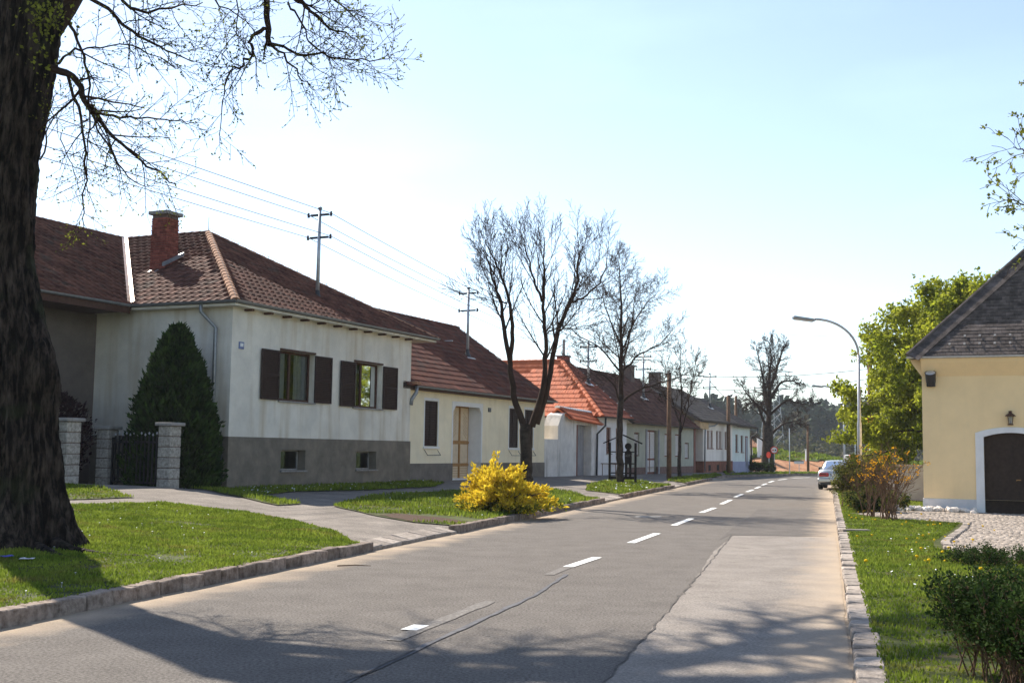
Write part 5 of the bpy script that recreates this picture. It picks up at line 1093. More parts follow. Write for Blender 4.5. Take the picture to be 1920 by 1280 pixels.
bare_tree('old_tree', b4, 'gnarled old bare tree with thick trunk at the bend of the road', [
    ([s4(1438, 810), s4(1443, 760, .2), s4(1440, 715, -.2), s4(1446, 675, .2), s4(1441, 640)], .24, .012, .2, 26), ([s4(1438, 820), s4(1425, 770, .4), s4(1405, 745, .7), s4(1390, 720, .9)], .14, .02, .2, 14), ([s4(1440, 800), s4(1432, 740, -.6), s4(1420, 690, -.9), s4(1412, 650, -1)], .14, .02, .2, 16),
    ([s4(1446, 815), s4(1465, 800, .5), s4(1490, 792, .8), s4(1510, 790, 1)], .12, .02, .2, 13), ([s4(1443, 780), s4(1470, 755, -.5), s4(1500, 760, -.8), s4(1520, 752, -1)], .11, .02, .2, 14), ([s4(1443, 750), s4(1465, 720, .5), s4(1490, 715, .8), s4(1505, 725, 1)], .13, .03, .2, 13),
    ([s4(1443, 730), s4(1455, 690, -.4), s4(1462, 665, -.6), s4(1465, 650, -.8)], .12, .03, .2, 13), ([s4(1432, 830), s4(1415, 822, -.4), s4(1405, 826, -.6)], .08, .03, .3, 6), ([s4(1438, 780), s4(1410, 760, -1.2), s4(1390, 765, -1.8)], .13, .03, .2, 12),
    ([s4(1440, 770), s4(1440, 740, 2), s4(1445, 700, 3)], .13, .03, .2, 10), ([s4(1440, 770), s4(1430, 740, -2), s4(1440, 700, -3)], .13, .03, .2, 10)],
    [(0, 0, -.2), s4(1438, 850), s4(1438, 800)], P6, (.60, .38))

# --- budding tree whose twigs enter at the right edge
bo = (8.1, 13.6, .08); BR = empty('budding_tree', bo, 0, 'budding twigs with yellow-green leaf clusters hanging in at the right edge', 'tree'); t = Tree()
PR = dict(seg=[5, 4, 4, 3], wob=[.12, .14, .16, .2], trop=[.0, .02, .02, 0], n=[9, 6, 4, 0], f0=[.25, .15, .1, 0], ang=[.7, .7, .7, .7], ratio=[.4, .45, .5, .5], rr=[.4, .5, .6, .6], rmin=.003, max=3, fall=.4, limbL=1.5)
t.limb([bo, (8.15, 13.6, 3), (8.1, 13.5, 7)], .22, .12, 0, PR, 'trunk', nc=0)
for q, r0 in (([(8.1, 13.6, 4.6), at(2118, 330, 12.6), at(2028, 300, 12.3), at(1943, 292, 12), at(1900, 275, 11.9)], .03), ([(8.1, 13.6, 4.4), at(2098, 390, 12.7), at(1998, 385, 12.4), at(1928, 390, 12.2), at(1888, 370, 12)], .028), ([(8.1, 13.6, 5.2), at(2118, 200, 12.7), at(2038, 150, 12.5), at(1973, 130, 12.3)], .03), ([(8.1, 13.6, 4), at(2098, 440, 12.7), at(1998, 440, 12.5), at(1936, 455, 12.3)], .022)):
    t.limb(q, r0, .005, 1, PR, f0=.55, nc=9)
t.limb([(8.1, 13.5, 6.5), (9, 13, 9), (10.5, 12.5, 12)], .12, .03, 0, PR, nc=8); t.limb([(8.1, 13.5, 6.5), (7.8, 14.5, 9), (8, 16, 12)], .12, .03, 0, PR, nc=4)
t.build('trunk', M['bark'], BR, bo); t.build('branches', M['twig'], BR, bo)
TP = np_([q[0] for q in t.tips]); TD = np_([q[1] for q in t.tips]); k = rng.random(len(TP)) < .42; TP, TD = np.repeat(TP[k], 5, 0), np.repeat(TD[k], 5, 0)
leaves('leaf_clusters', TP + rng.normal(0, .012, TP.shape), TD, .042, M['bud'], BR, bo, .7, .9)

# --- chestnut behind the yellow house
co = (20.3, 53., .0); CH = empty('chestnut_tree', co, 0, 'leafy yellow-green chestnut tree behind the yellow house', 'tree'); t = Tree()
PC = dict(seg=[5, 5, 4, 3], wob=[.1, .12, .14, .2], trop=[.02, 0, 0, 0], n=[9, 6, 4, 0], f0=[.2, .15, .1, 0], ang=[.7, .7, .7, .7], ratio=[.45, .45, .5, .5], rr=[.5, .5, .6, .6], rmin=.006, max=2, fall=.4)
t.limb([co, (20.3, 53, 1.5), (20.4, 53, 3.2)], .3, .24, 0, PC, 'trunk', nc=0)
for i in range(30):
    a = i * 2.4; el = -.22 + 1.6 * (i / 29); L_ = 4.8 * (1 - .1 * el) ; d_ = np_([math.cos(a) * math.cos(el) * 1.05, math.sin(a) * math.cos(el), math.sin(el)])
    s_ = np_([20.4, 53, 2.3 + 2.6 * i / 29]); t.limb([s_, s_ + d_ * L_ * .5 + np_([0, 0, .15]), s_ + d_ * L_], .09, .02, 0, PC, nc=9)
t.build('trunk', M['bark'], CH, co); t.build('branches', M['twig'], CH, co)
TP = np_([q[0] for q in t.tips]); TD = np_([q[1] for q in t.tips]); n_ = 46000; i = rng.integers(0, len(TP), n_)
cc = TP[i] + rng.normal(0, .16, (n_, 3)); k = (cc[:, 2] > .7) & ~((cc[:, 0] < 17.0) & (cc[:, 2] < 2.3))
DD = rng.normal(0, .6, (n_, 3)) + [0, 0, -.5]
cc, DD = cc[k], DD[k]; cc5 = np.repeat(cc, 3, 0); leaves('leaves', cc5 + rng.normal(0, .02, cc5.shape), np.repeat(DD, 3, 0), .195, M['chest'], CH, co, .5, .55)

# --- shrubs
def shrub(name, base, label, cat, stems, P, leafspec, twm='twig2', part='stems', leafname='leaves'):
    o = empty(name, base, 0, label, cat); t = Tree()
    for p0, d_, L_, r_ in stems: t.grow(np.array(p0, float) + np.array(base), np.array(d_, float), L_, r_, 0, P, part)
    for kk, ll in t.B.pop('branches', {}).items(): t.B[part].setdefault(kk, []).extend(ll)
    t.build(part, M[twm], o, base)
    TP = np_([q[0] for q in t.tips]); TD = np_([q[1] for q in t.tips])
    for nm, m, size, keep, rep, asp, zmin, sp in leafspec:
        k = (rng.random(len(TP)) < keep) & (TP[:, 2] > base[2] + zmin); C = np.repeat(TP[k], rep, 0); D = np.repeat(TD[k], rep, 0)
        leaves(nm, C + rng.normal(0, sp, C.shape), D, size, M[m], o, base, asp, .8)
    return o
PF = dict(seg=[6, 4, 3], wob=[.10, .16, .2], trop=[.03, .05, .03], n=[7, 4, 0], f0=[.35, .2, 0], ang=[.45, .5, .5], ratio=[.42, .5, .5], rr=[.55, .6, .6], rmin=.004, max=2, fall=.4)
zf = float(zr(9.6, 29.8))
st = [((rng.normal(0, .12), rng.normal(0, .12), 0), (math.cos(a) * sp, math.sin(a) * sp, 1), rng.uniform(1.0, 1.65), .014) for a, sp in [(rng.uniform(0, 6.28), rng.uniform(.15, .62)) for _ in range(19)]]
shrub('forsythia', (9.55, 29.9, zf), 'brown twiggy forsythia with few orange-yellow flowers nearest the stones', 'shrub', st, PF, [('flowers', 'fors', .05, .035, 7, .7, .95, .03)], leafname='flowers')
st = [((rng.normal(0, .1), rng.normal(0, .1), 0), (math.cos(a) * sp, math.sin(a) * sp, 1), rng.uniform(1.0, 1.5), .013) for a, sp in [(rng.uniform(0, 6.28), rng.uniform(.1, .42)) for _ in range(15)]]
shrub('forsythia', (9.62, 31.3, zf), 'forsythia with small orange blossoms standing just before the lamp post', 'shrub', st, PF, [('flowers', 'fors', .045, .04, 6, .7, .9, .03), ('leaves', 'shrub', .05, .12, 2, .6, .2, .03)])
PG = dict(PF); PG.update(n=[8, 5, 0], trop=[.02, .02, .02], ang=[.6, .6, .6])
st = [((rng.normal(0, .25), rng.normal(0, .25), 0), (math.cos(a) * sp, math.sin(a) * sp, .8), rng.uniform(.9, 1.35), .012) for a, sp in [(rng.uniform(0, 6.28), rng.uniform(.05, .32)) for _ in range(64)]]
shrub('green_bush', (10.9, 36.6, .05), 'rounded bush coming into green leaf beside the kerb and silver car', 'bush', st, PG, [('leaves', 'shrub', .07, .9, 3, .6, .05, .05)])
st = [((rng.normal(0, .3), rng.normal(0, .3), 0), (math.cos(a) * sp, math.sin(a) * sp, .6), rng.uniform(.35, .65), .01) for a, sp in [(rng.uniform(0, 6.28), rng.uniform(.2, .9)) for _ in range(40)]]
shrub('low_green_shrub', (10.45, 34.2, .05), 'low bright green shrub below the rounded bush at the kerb', 'bush', st, PG, [('leaves', 'hedge', .06, .6, 3, .6, .02, .05), ('young_leaves', 'shrub', .06, .8, 3, .6, .05, .05)])
# clipped hedge bottom right: stems below, leaves above
HP = dict(seg=[6, 4, 3], wob=[.09, .16, .2], trop=[.06, .04, .03], n=[9, 5, 0], f0=[.2, .15, 0], ang=[.5, .55, .6], ratio=[.38, .5, .5], rr=[.6, .6, .6], rmin=.0022, max=2, fall=.35)
st = []
for _ in range(430):
    x, y = rng.uniform(.0, 2.4), rng.uniform(-.9, .5); a = rng.uniform(0, 6.28); st.append(((x, y, 0), (math.cos(a) * .35, math.sin(a) * .35, 1), rng.uniform(.54, .70), .008))
shrub('clipped_hedge', (3.38, 8.6, .06), 'dark green clipped hedge with bare stems in the bottom right corner', 'hedge', st, HP, [('leaves', 'hedge', .034, .85, 4, .65, .3, .022), ('lower_leaves', 'hedge', .026, .3, 2, .6, .04, .02)])
# ground cover by the forecourt
st = [((rng.uniform(-1.6, 2.6), rng.uniform(-.5, .5), 0), (rng.normal(0, .5), rng.normal(0, .5), .5), rng.uniform(.12, .3), .006) for _ in range(150)]
shrub('low_ground_cover', (8.3, 18.0, .08), 'low dark ground-cover plants along the forecourt edge behind the hedge', 'ground cover', st, dict(HP, n=[5, 3, 0]), [('leaves', 'hedge', .035, .8, 3, .6, 0, .03)])

# conical evergreen and dark purple shrub in the yard
def cone_shrub(name, base, h, r, n, label, m, size, shape, twigm='bark'):
    o = empty(name, base, 0, label, 'shrub'); MB().tube([(0, 0, -.1), (0, 0, h * .8)], [.07, .02], 7).build('stem', M[twigm], o)
    n2 = n // 9; u2 = rng.random(n2); a2 = rng.uniform(0, 6.28, n2); r2 = np.interp(u2, *shape) * r * rng.uniform(.9, 1.14, n2)          # loose shoots that break the outline
    leaves('shoots', np.column_stack([r2 * np.cos(a2), r2 * np.sin(a2), u2 * h]), np.column_stack([np.cos(a2) * .5, np.sin(a2) * .5, np.full(n2, 1.)]), size * 1.5, M[m], o, (0, 0, 0), .3, .3)
    u = rng.random(n); z = u * h; prof = np.interp(u, *shape) * r; a = rng.uniform(0, 6.28, n)
    bump = 1 + .10 * np.sin(a * 5 + z * 4) + .09 * np.sin(a * 9 - z * 7) + .06 * np.sin(a * 17 + z * 13) + rng.normal(0, .06, n); rad = prof * bump * np.sqrt(rng.uniform(.55, 1, n))
    C = np.column_stack([rad * np.cos(a), rad * np.sin(a), z]); D = np.column_stack([np.cos(a) * .7, np.sin(a) * .7, np.full(n, .75)])
    leaves('foliage', C, D, size, M[m], o, (0, 0, 0), .55, .35); return o
p = fl(-1.45, .75); zb = float(zl(p.x, p.y))
cone_shrub('conical_evergreen', (p.x, p.y, zb), 4.45, 1.17, 26000, 'tall conical dark green evergreen in front of the grey house wall', 'thuja', .16, ([0, .1, .3, .55, .75, .9, 1], [.93, 1, .93, .74, .53, .30, .07]))
p = fl(-3.6, 3.9); cone_shrub('purple_shrub', (p.x, p.y, .55), 2.7, 1.5, 7000, 'dark purple-leaved shrub in the shaded yard behind the gate pillars', 'purple', .12, ([0, .2, .5, .8, 1], [.5, .9, 1, .8, .3]))

# golden juniper: drooping sprays
jb = (-.12, 29.4, float(zl(-.12, 29.4))); JU = empty('golden_bush', jb, 0, 'bright golden-yellow spreading conifer bush beside the kerb', 'bush')
C, D, G_ = [], [], []
for i in range(300):
    a = rng.uniform(0, 6.28); e = rng.uniform(-.02, 1.4); lob = 1 + .16 * math.sin(3 * a + 1) + .12 * math.sin(5 * a); L_ = (1.22 - .1 * math.sin(2 * e)) * rng.uniform(.62, 1.2) * lob * (1.12 if e > 1. else 1); d_ = np_([math.cos(a) * math.cos(e), math.sin(a) * math.cos(e), math.sin(e)])
    tip = d_ * L_ + np_([-.14 * math.sin(e), 0, .12 - .15 * math.cos(e)])
    for k in range(70):
        f_ = .3 + .7 * rng.random() ** .55; s_ = .03 + .05 * (1 - f_); p = tip * f_ + np_([0, 0, .25 * math.sin(f_ * 3.1) * math.cos(e)]) + rng.normal(0, s_, 3)
        if p[2] < .03: continue
        C.append(p); D.append(d_ + rng.normal(0, .5, 3) + [0, 0, .2]); G_.append(f_ < .55 or (p[2] < .28 and rng.random() < .5))
C, D, G_ = np_(C), np_(D), np_(G_); C = C * [.95, .95, .74]; leaves('golden_sprays', C[~G_], D[~G_], .10, M['juniper'], JU, (0, 0, 0), .45, .3); leaves('green_sprays', C[G_], D[G_], .11, M['juniperg'], JU, (0, 0, 0), .45, .3)
b = MB()
for i in range(24):
    a = i * 2.4; b.tube([(0, 0, 0), (.4 * math.cos(a), .4 * math.sin(a), .35), (.9 * math.cos(a), .9 * math.sin(a), .5)], [.03, .018, .006], 5)
b.build('stems', M['bark'], JU)

# ------------------------------------------------------------------ power line on the roofs
MS = [mast(6.5, 1.5, 6.98, 10.0, 'steel roof mast with two crossarms on the near grey house'), mast(20.3, 2.6, 6.1, 9.05, 'steel roof mast with two crossarms on the cream house'),
      mast(34.3, 2.05, 5.65, 7.75, 'thin roof mast with two crossarms on the orange-roofed white house'), mast(43.2, 1.73, 5.25, 7.9, 'thin roof mast with two crossarms on the grey-green house'), mast(58.7, 1.63, 5.25, 7.6, 'thin far roof mast above the brick-plinth house')]
def sag(a, b_, n, s): return [a.lerp(b_, i / n) + Vector((0, 0, -s * 4 * (i / n) * (1 - i / n))) for i in range(n + 1)]
for k, nm in enumerate(('upper street-side', 'upper yard-side', 'lower street-side', 'lower yard-side')):
    P_ = [MS[0][k] - dv * 30 + Vector((0, 0, .4))] + [m_[k] for m_ in MS]; pts = []
    for a, b_ in zip(P_[:-1], P_[1:]): pts += sag(a, b_, 12, .004 * (b_ - a).length)[:-1]
    pts.append(P_[-1]); tag(MB().tube(pts, .012, 4).build('power_line', M['wire']), f'{nm} thin power line running along the roof masts', 'wire', 'power lines along the roof masts')

# ------------------------------------------------------------------ poles, lamps, cables
def wood_pole(name, x, y, z0, z1, r, label, arm=True):
    o = empty(name, (x, y, z0), 0, label, 'pole', 'wooden utility poles'); h = z1 - z0
    MB().tube([(0, 0, -.3), (0, 0, h)], [r, r * .8], 9).build('shaft', M['polewood'], o, smooth=True)
    MB().lathe([(r * .95, h), (r * .5, h + .06), (.01, h + .08)], k=9).build('cap', M['iron'], o)
    q = MB(); q.tube([(-.12, 0, h - .35), (.25, 0, h - .35)], .015, 5); q.lathe([(.02, 0), (.04, .04), (.02, .1)], (.25, 0, h - .35), 7); q.build('insulator', M['porcelain'], o)
    return Vector((x, y, z1 - .3))
pA = wood_pole('utility_pole', 8.62, 64., .3, 5.98, .14, 'brown wooden pole on the lawn strip before the grey-green house')
pB = wood_pole('utility_pole', 15.93, 86., .3, 5.87, .16, 'brown wooden pole in front of the brick-plinth house')
pC = wood_pole('utility_pole', 19.16, 100., .2, 6.5, .15, 'brown wooden pole beyond the end of the house row')
pD = wood_pole('utility_pole', 28.3, 112., .2, 4.4, .13, 'brown wooden pole in front of the orange earth bank')
pR = wood_pole('utility_pole', 20.2, 66., .0, 7.4, .17, 'dark wooden pole half hidden in the chestnut foliage')
def cable(a, b_, s, label): tag(MB().tube(sag(a, b_, 16, s), .022, 4).build('overhead_cable', M['iron']), label, 'cable', 'overhead cables across the road')
cable(pA + Vector((0, 0, .25)), pR + Vector((0, 0, -.55)), .28, 'upper dark cable crossing the road between two wooden poles'); cable(pA + Vector((0, 0, -.35)), pR + Vector((0, 0, -1.1)), .45, 'lower dark cable crossing the road between two wooden poles')
cable(pB, fl(58.7, 1.63, 7.1), .1, 'thin cable from the far roof mast down to a wooden pole')
def lamp(x, y, z0, h, L_, ang, label, r=.075):
    o = empty('street_lamp', (x, y, z0), ang, label, 'street lamp', 'curved grey street lamps')
    MB().tube([(0, 0, -.2), (0, 0, h * .42), (0, 0, h * .43), (0, 0, h - 1.35)], [r, r, r * .75, r * .62], 10).build('post', M['steel'], o, smooth=True)
    pts = [(0, 0, h - 1.36)] + [(-(1 - math.cos(t)) * L_ * .72, 0, h - 1.35 + 1.2 * math.sin(t)) for t in [i * math.pi / 2 / 12 for i in range(1, 12)]] + [(-L_ * .75, 0, h - .14)]
    MB().tube(pts, .042, 8).build('arm', M['steel'], o, smooth=True)
    b = MB(); b.box(0, .78, -.12, .12, -.05, .05); b.v = [(x_, y_ * (.75 if x_ > .4 else 1), z_ * (.75 if x_ > .4 else 1)) for x_, y_, z_ in b.v]
    hd_ = b.build('lamp_head', M['zinc'], o, bevel=.02, mw=Matrix.Translation((-L_ * .75 - .74, 0, h - .1)) @ Matrix.Rotation(R(6), 4, 'Y'))
    MB().box(.05, .7, -.085, .085, -.075, -.052).build('lamp_glass', M['palewood'], hd_); return o
lamp(11.86, 40., .1, 6.35, 2.05, R(4), 'tall curved grey street lamp behind the forsythia, nearest of three')
lamp(22.1, 78., .0, 6.35, 1.9, R(6), 'middle street lamp showing left of the nearest lamp post')
lamp(40.4, 138., .0, 6.4, 1.9, R(6), 'farthest small street lamp in front of the forest')
o = empty('signal_post', (18.6, 60.8, 0), 0, 'white post with red stripes and red ball beside the chestnut', 'post'); MB().tube([(0, 0, 0), (0, 0, 3.3)], .07, 10).build('post', M['whitep'], o, smooth=True)
for z in (.5, 1.3, 2.1, 2.9): MB().tube([(0, 0, z), (0, 0, z + .3)], .075, 10).build('red_band', M['redp'], o)
MB().lathe([(.02, 3.3), (.16, 3.42), (.2, 3.55), (.14, 3.7), (.02, 3.76)], k=12).build('ball', M['redp'], o, smooth=True); MB().lathe([(.12, 3.78), (.16, 3.84), (.05, 3.95)], k=10).build('cap', M['grey'], o)
o = empty('flag_pole', (22.03, 93., .05), 0, 'thin white pole standing at the bend before the earth bank', 'pole'); MB().tube([(0, 0, 0), (0, 0, 3.6)], [.045, .03], 8).build('shaft', M['whitep'], o, smooth=True); MB().lathe([(.01, 3.58), (.045, 3.62), (.01, 3.68)], k=8).build('finial', M['zincw'], o)

# orange skip behind the bush
o = empty('orange_skip', (19.3, 63.5, 0), R(-12), 'orange steel skip container showing above the bushes', 'skip'); b = MB()
b.prism([(-.7, .15), (.9, .15), (1.1, 1.62), (-.9, 1.62)], -.8, .8); b.build('tub', M['orange'], o, bevel=.02); q = MB(); q.box(-1., 1.2, -.9, -.78, 1.56, 1.7); q.box(-1., 1.2, .78, .9, 1.56, 1.7); q.box(-1., -.88, -.78, .78, 1.56, 1.7); q.build('rim', M['orange'], o)
for x in (-.5, .05, .6): MB().box(x, x + .1, -.88, -.79, .2, 1.56).build('rib', M['orange'], o)
MB().lathe([(.02, 0), (.17, .02), (.17, .22), (.02, .26)], (-1.15, -.7, 1.45), 12).build('lifting_lug', M['whitep'], o)

# wooden figure stand
o = empty('figure_stand', (5.28, 55.2, float(zl(5.28, 55.2))), R(-4), 'black wooden stand with little gable roof and cut-out figure lettered GOTT', 'wooden stand'); 
for x in (-.62, .58): MB().box(x - .055, x + .055, -.06, .06, -.1, 1.86).build('post', M['blackwood'], o)
for z in (.16, .42, .86, 1.40): MB().box(-.56, .52, -.03, .03, z, z + .055 + (.07 if z < .2 else 0)).build('crossbar', M['blackwood'], o)
for s in (-1, 1):
    b = MB(); b.box(0, .98, -.35, .35, 0, .05); b.build('roof_board', M['blackwood'], o, mw=Matrix.Translation((-.02, 0, 2.2)) @ (Matrix.Rotation(R(24), 4, 'Y') if s > 0 else Matrix.Rotation(R(180), 4, 'Z') @ Matrix.Rotation(R(24), 4, 'Y')))
cx = .24; prof = [(cx - .05, .22), (cx - .15, .22), (cx - .16, .85), (cx - .17, 1.35), (cx - .14, 1.45), (cx - .08, 1.50), (cx - .07, 1.54)]
hd_ = [(cx + .16 * math.sin(t), 1.69 - .16 * math.cos(t)) for t in [-.5 - i * (2 * math.pi - 1.0) / 14 for i in range(15)]]
prof += hd_ + [(cx + .07, 1.54), (cx + .08, 1.50), (cx + .14, 1.45), (cx + .17, 1.35), (cx + .16, .85), (cx + .15, .22), (cx + .05, .22), (cx + .03, .88), (cx - .03, .88)]
b = MB(); b.prism(prof, -.075, -.035); fig = b.build('figure', M['blackwood'], o)
cu = bpy.data.curves.new('lettering', 'FONT'); cu.body = 'GOTT'; cu.size = .135; cu.align_x = 'CENTER'; cu.extrude = .002; to = bpy.data.objects.new('tmp', cu); COL.objects.link(to)
bpy.context.view_layer.update(); me = bpy.data.meshes.new_from_object(to.evaluated_get(bpy.context.evaluated_depsgraph_get())); bpy.data.objects.remove(to); me.materials.clear(); me.materials.append(M['greytext'])
link('lettering', me, fig, Matrix.Translation((cx, -.079, 1.22)) @ Matrix.Rotation(R(90), 4, 'X'))

# silver car
CAR = empty('silver_car', (15.72, 56.9, 0), math.atan2(.964, .266) - R(90) + R(-4), 'silver saloon car parked beyond the bush, seen from behind', 'car')
def loft(secs, m, name, parent, smooth=True):
    b = MB(); n = len(secs[0]); 
    for s_ in secs: b.v += s_
    for i in range(len(secs) - 1):
        for j in range(n): b.f.append((i * n + j, i * n + (j + 1) % n, (i + 1) * n + (j + 1) % n, (i + 1) * n + j))
    b.f += [tuple(range(n)), tuple((len(secs) - 1) * n + j for j in range(n))[::-1]]
    return b.build(name, m, parent, smooth=smooth)
def sec(y, w, zb, zs, zt):        # lower body section: floor, sill, shoulder, top
    return [(-w * .86, y, zb), (-w * .98, y, zb + .12), (-w, y, (zb + zs) / 2 + .08), (-w * .97, y, zs), (-w * .88, y, zt), (-w * .5, y, zt + .02), (0, y, zt + .03), (w * .5, y, zt + .02), (w * .88, y, zt), (w * .97, y, zs), (w, y, (zb + zs) / 2 + .08), (w * .98, y, zb + .12), (w * .86, y, zb)]
body = loft([sec(0.02, .80, .34, .62, .72), sec(.06, .86, .27, .74, .86), sec(.22, .89, .24, .84, .95), sec(.9, .90, .22, .87, .97), sec(2.2, .90, .22, .86, .95), sec(3.4, .90, .22, .82, .90), sec(4.2, .87, .24, .72, .78), sec(4.6, .80, .28, .60, .64), sec(4.72, .70, .34, .52, .56)], M['carpaint'], 'body', CAR)
def gsec(y, w0, z0, w1, z1): return [(-w0, y, z0), (-w1, y, z1), (-w1 * .6, y, z1 + .035), (0, y, z1 + .05), (w1 * .6, y, z1 + .035), (w1, y, z1), (w0, y, z0)]
loft([gsec(.62, .74, .93, .70, .96), gsec(1.25, .80, .93, .60, 1.34), gsec(1.7, .82, .93, .61, 1.39), gsec(2.5, .82, .93, .60, 1.38), gsec(3.4, .78, .90, .70, .93)], M['carpaint'], 'cabin', CAR)
q = MB(); q.quad((-.62, .70, .985), (.62, .70, .985), (.52, 1.20, 1.335), (-.52, 1.20, 1.335)); q.v = [(x, y - .03, z + .025) for x, y, z in q.v]; q.build('rear_window', M['carglass'], CAR)
MB().quad((-.60, .74, .985), (.60, .74, .985), (.50, 1.2, 1.32), (-.50, 1.2, 1.32)).build('window_backing', M['interior'], CAR)
for s in (-1, 1):
    q = MB(); q.quad((s * .825, 1.05, .96), (s * .83, 2.9, .95), (s * .64, 2.45, 1.36), (s * .635, 1.4, 1.345)); q.v = [(x + s * .012, y, z) for x, y, z in q.v]; q.build('side_window', M['carglass'], CAR)
    b = MB(); b.box(min(s * .34, s * .80), max(s * .34, s * .80), -.02, .12, .64, .82); tl_ = b.build('tail_light', M['lens_red'], CAR, bevel=.03); MB().box(min(s * .45, s * .76), max(s * .45, s * .76), -.026, -.018, .74, .795).build('lens_strip', M['lens_dark'], tl_)
    MB().box(min(s * .88, s * 1.06), max(s * .88, s * 1.06), 2.75, 2.87, .93, 1.07).build('wing_mirror', M['plastic'], CAR, bevel=.03)
    for y in (.95, 3.75):
        w = MB().lathe([(.2, -.1), (.29, -.1), (.31, -.07), (.31, .07), (.29, .1), (.2, .1)], k=22, mw=Matrix.Translation((s * .80, y, .31)) @ Matrix.Rotation(R(90), 4, 'Y')).build('wheel', M['tyre'], CAR, smooth=False)
        MB().lathe([(.03, -.02), (.2, .0), (.19, .02), (.03, .06)], k=14, mw=Matrix.Translation((s * .87, y, .31)) @ Matrix.Rotation(R(90 * s), 4, 'Y')).build('rim', M['zincw'], w)
b = MB(); b.box(-.86, .86, -.09, .2, .36, .58); b.build('rear_bumper', M['carpaint'], CAR, bevel=.05); MB().box(-.74, .74, -.04, .2, .24, .35).build('bumper_skirt', M['plastic'], CAR)
pt = MB().box(-.26, .26, -.05, -.02, .66, .77).build('number_plate', M['whitep'], CAR); MB().box(-.26, -.20, -.054, -.05, .66, .77).build('plate_band', M['bluep'], pt); MB().tube([(.1, 1.5, 1.40), (.12, 1.4, 1.62)], .008, 4).build('aerial', M['plastic'], CAR)

# white stones at the foot of the yellow house
st_m = []
for k in range(5):
    bm = bmesh.new(); bmesh.ops.create_icosphere(bm, subdivisions=2, radius=.12)
    sx, sy, sz = random.uniform(.9, 1.5), random.uniform(.7, 1.1), random.uniform(.5, .8); ph = random.uniform(0, 6)
    for v in bm.verts: q = 1 + .13 * math.sin(v.co.x * 23 + ph) + .1 * math.sin(v.co.y * 27 + 2 * ph) + .08 * math.sin(v.co.z * 31); v.co = Vector((v.co.x * sx, v.co.y * sy, v.co.z * sz)) * q
    me = bpy.data.meshes.new('white_stone'); bm.to_mesh(me); bm.free(); me.materials.append(M['stone']); st_m.append(me)
for k in range(95):
    x = random.uniform(-1.6, 1.45); y = -.12 - abs(random.gauss(0, .28)) - (.35 if x < 0 else .1) * random.random()
    p = HY.matrix_basis @ Vector((x, y, 0)); o = link('white_stone', random.choice(st_m)); o.location = (p.x, p.y, float(zr(p.x, p.y)) + .03 + random.uniform(-.01, .06)); o.rotation_euler = (random.gauss(0, .3), random.gauss(0, .3), random.uniform(0, 6)); s = random.uniform(.5, .95); o.scale = (s, s, s * 1.25)
    tag(o, 'one of the rounded white stones heaped along the yellow house plinth', 'stone', 'white stones along the yellow house')
gw = MB().box(0, 3.4, -.1, .1, 0, 1.25).build('garden_wall', M['grey'], mw=Matrix.Translation((14.2, 43.4, .05)) @ Matrix.Rotation(R(-20), 4, 'Z')); tag(gw, 'low grey wall behind the forsythia beside the yellow house', 'wall')
MB().box(-.05, 3.45, -.16, .16, 1.25, 1.33).build('coping', M['concrete'], gw)
o = MB().box(-.3, .3, -.11, .11, -.03, .03).build('drain_cover', M['kerb'], mw=Matrix.Translation((7.35, 25.2, .1)) @ Matrix.Rotation(R(5), 4, 'Z'), bevel=.01); tag(o, 'flat pale slab set in the grass beside the right kerb', 'drain cover')

# small things on the near lawn and road
def root(pts, r, label):
    b = MB(); b.tube([(x, y, float(zl(x, y)) + dz) for x, y, dz in pts], r, 7); o = b.build('tree_root', M['barkbig'], smooth=True); tag(o, label, 'root', 'roots of the big tree')
root([(-6.35, 16.6, .1), (-6.0, 16.35, .03), (-5.6, 16.25, .0), (-5.3, 16.2, -.02), (-5.0, 16.0, .01), (-4.75, 15.9, -.03)], [.1, .07, .05, .05, .05, .02], 'bark-brown root breaking the lawn right of the big trunk')
root([(-6.45, 16.25, .06), (-6.0, 15.8, .0), (-5.6, 15.5, -.02), (-5.3, 15.2, .01), (-5.1, 15.0, -.03)], [.09, .06, .045, .04, .02], 'second root running toward the kerb from the big trunk')
def litter(x, y, c, label):
    m = mat('litter', c, var=.2, scale=30, rough=.4); b = MB(); n = 5
    for i in range(n + 1):
        for j in range(4): b.v.append((i * .035 - .08, j * .045 - .07, .03 + .02 * random.random()))
    b.f = [(i * 4 + j, i * 4 + j + 1, (i + 1) * 4 + j + 1, (i + 1) * 4 + j) for i in range(n) for j in range(3)]
    o = b.build('litter', m, recalc=False, mw=Matrix.Translation((x, y, float(zl(x, y)) + .03))); tag(o, label, 'litter')
litter(-6.05, 14.9, (.62, .6, .64), 'crumpled white paper scrap at the foot of the big trunk'); litter(-6.4, 15.1, (.1, .1, .45), 'small blue scrap beside the white paper at the big trunk')
b = MB(); b.tube([(-2.45, 17.0, .015), (-2.2, 17.1, .02), (-1.98, 17.1, .012)], [.009, .008, .004], 5); tag(b.build('fallen_twig', M['twig2']), 'small brown twig lying on the asphalt near the driveway kerb', 'twig')

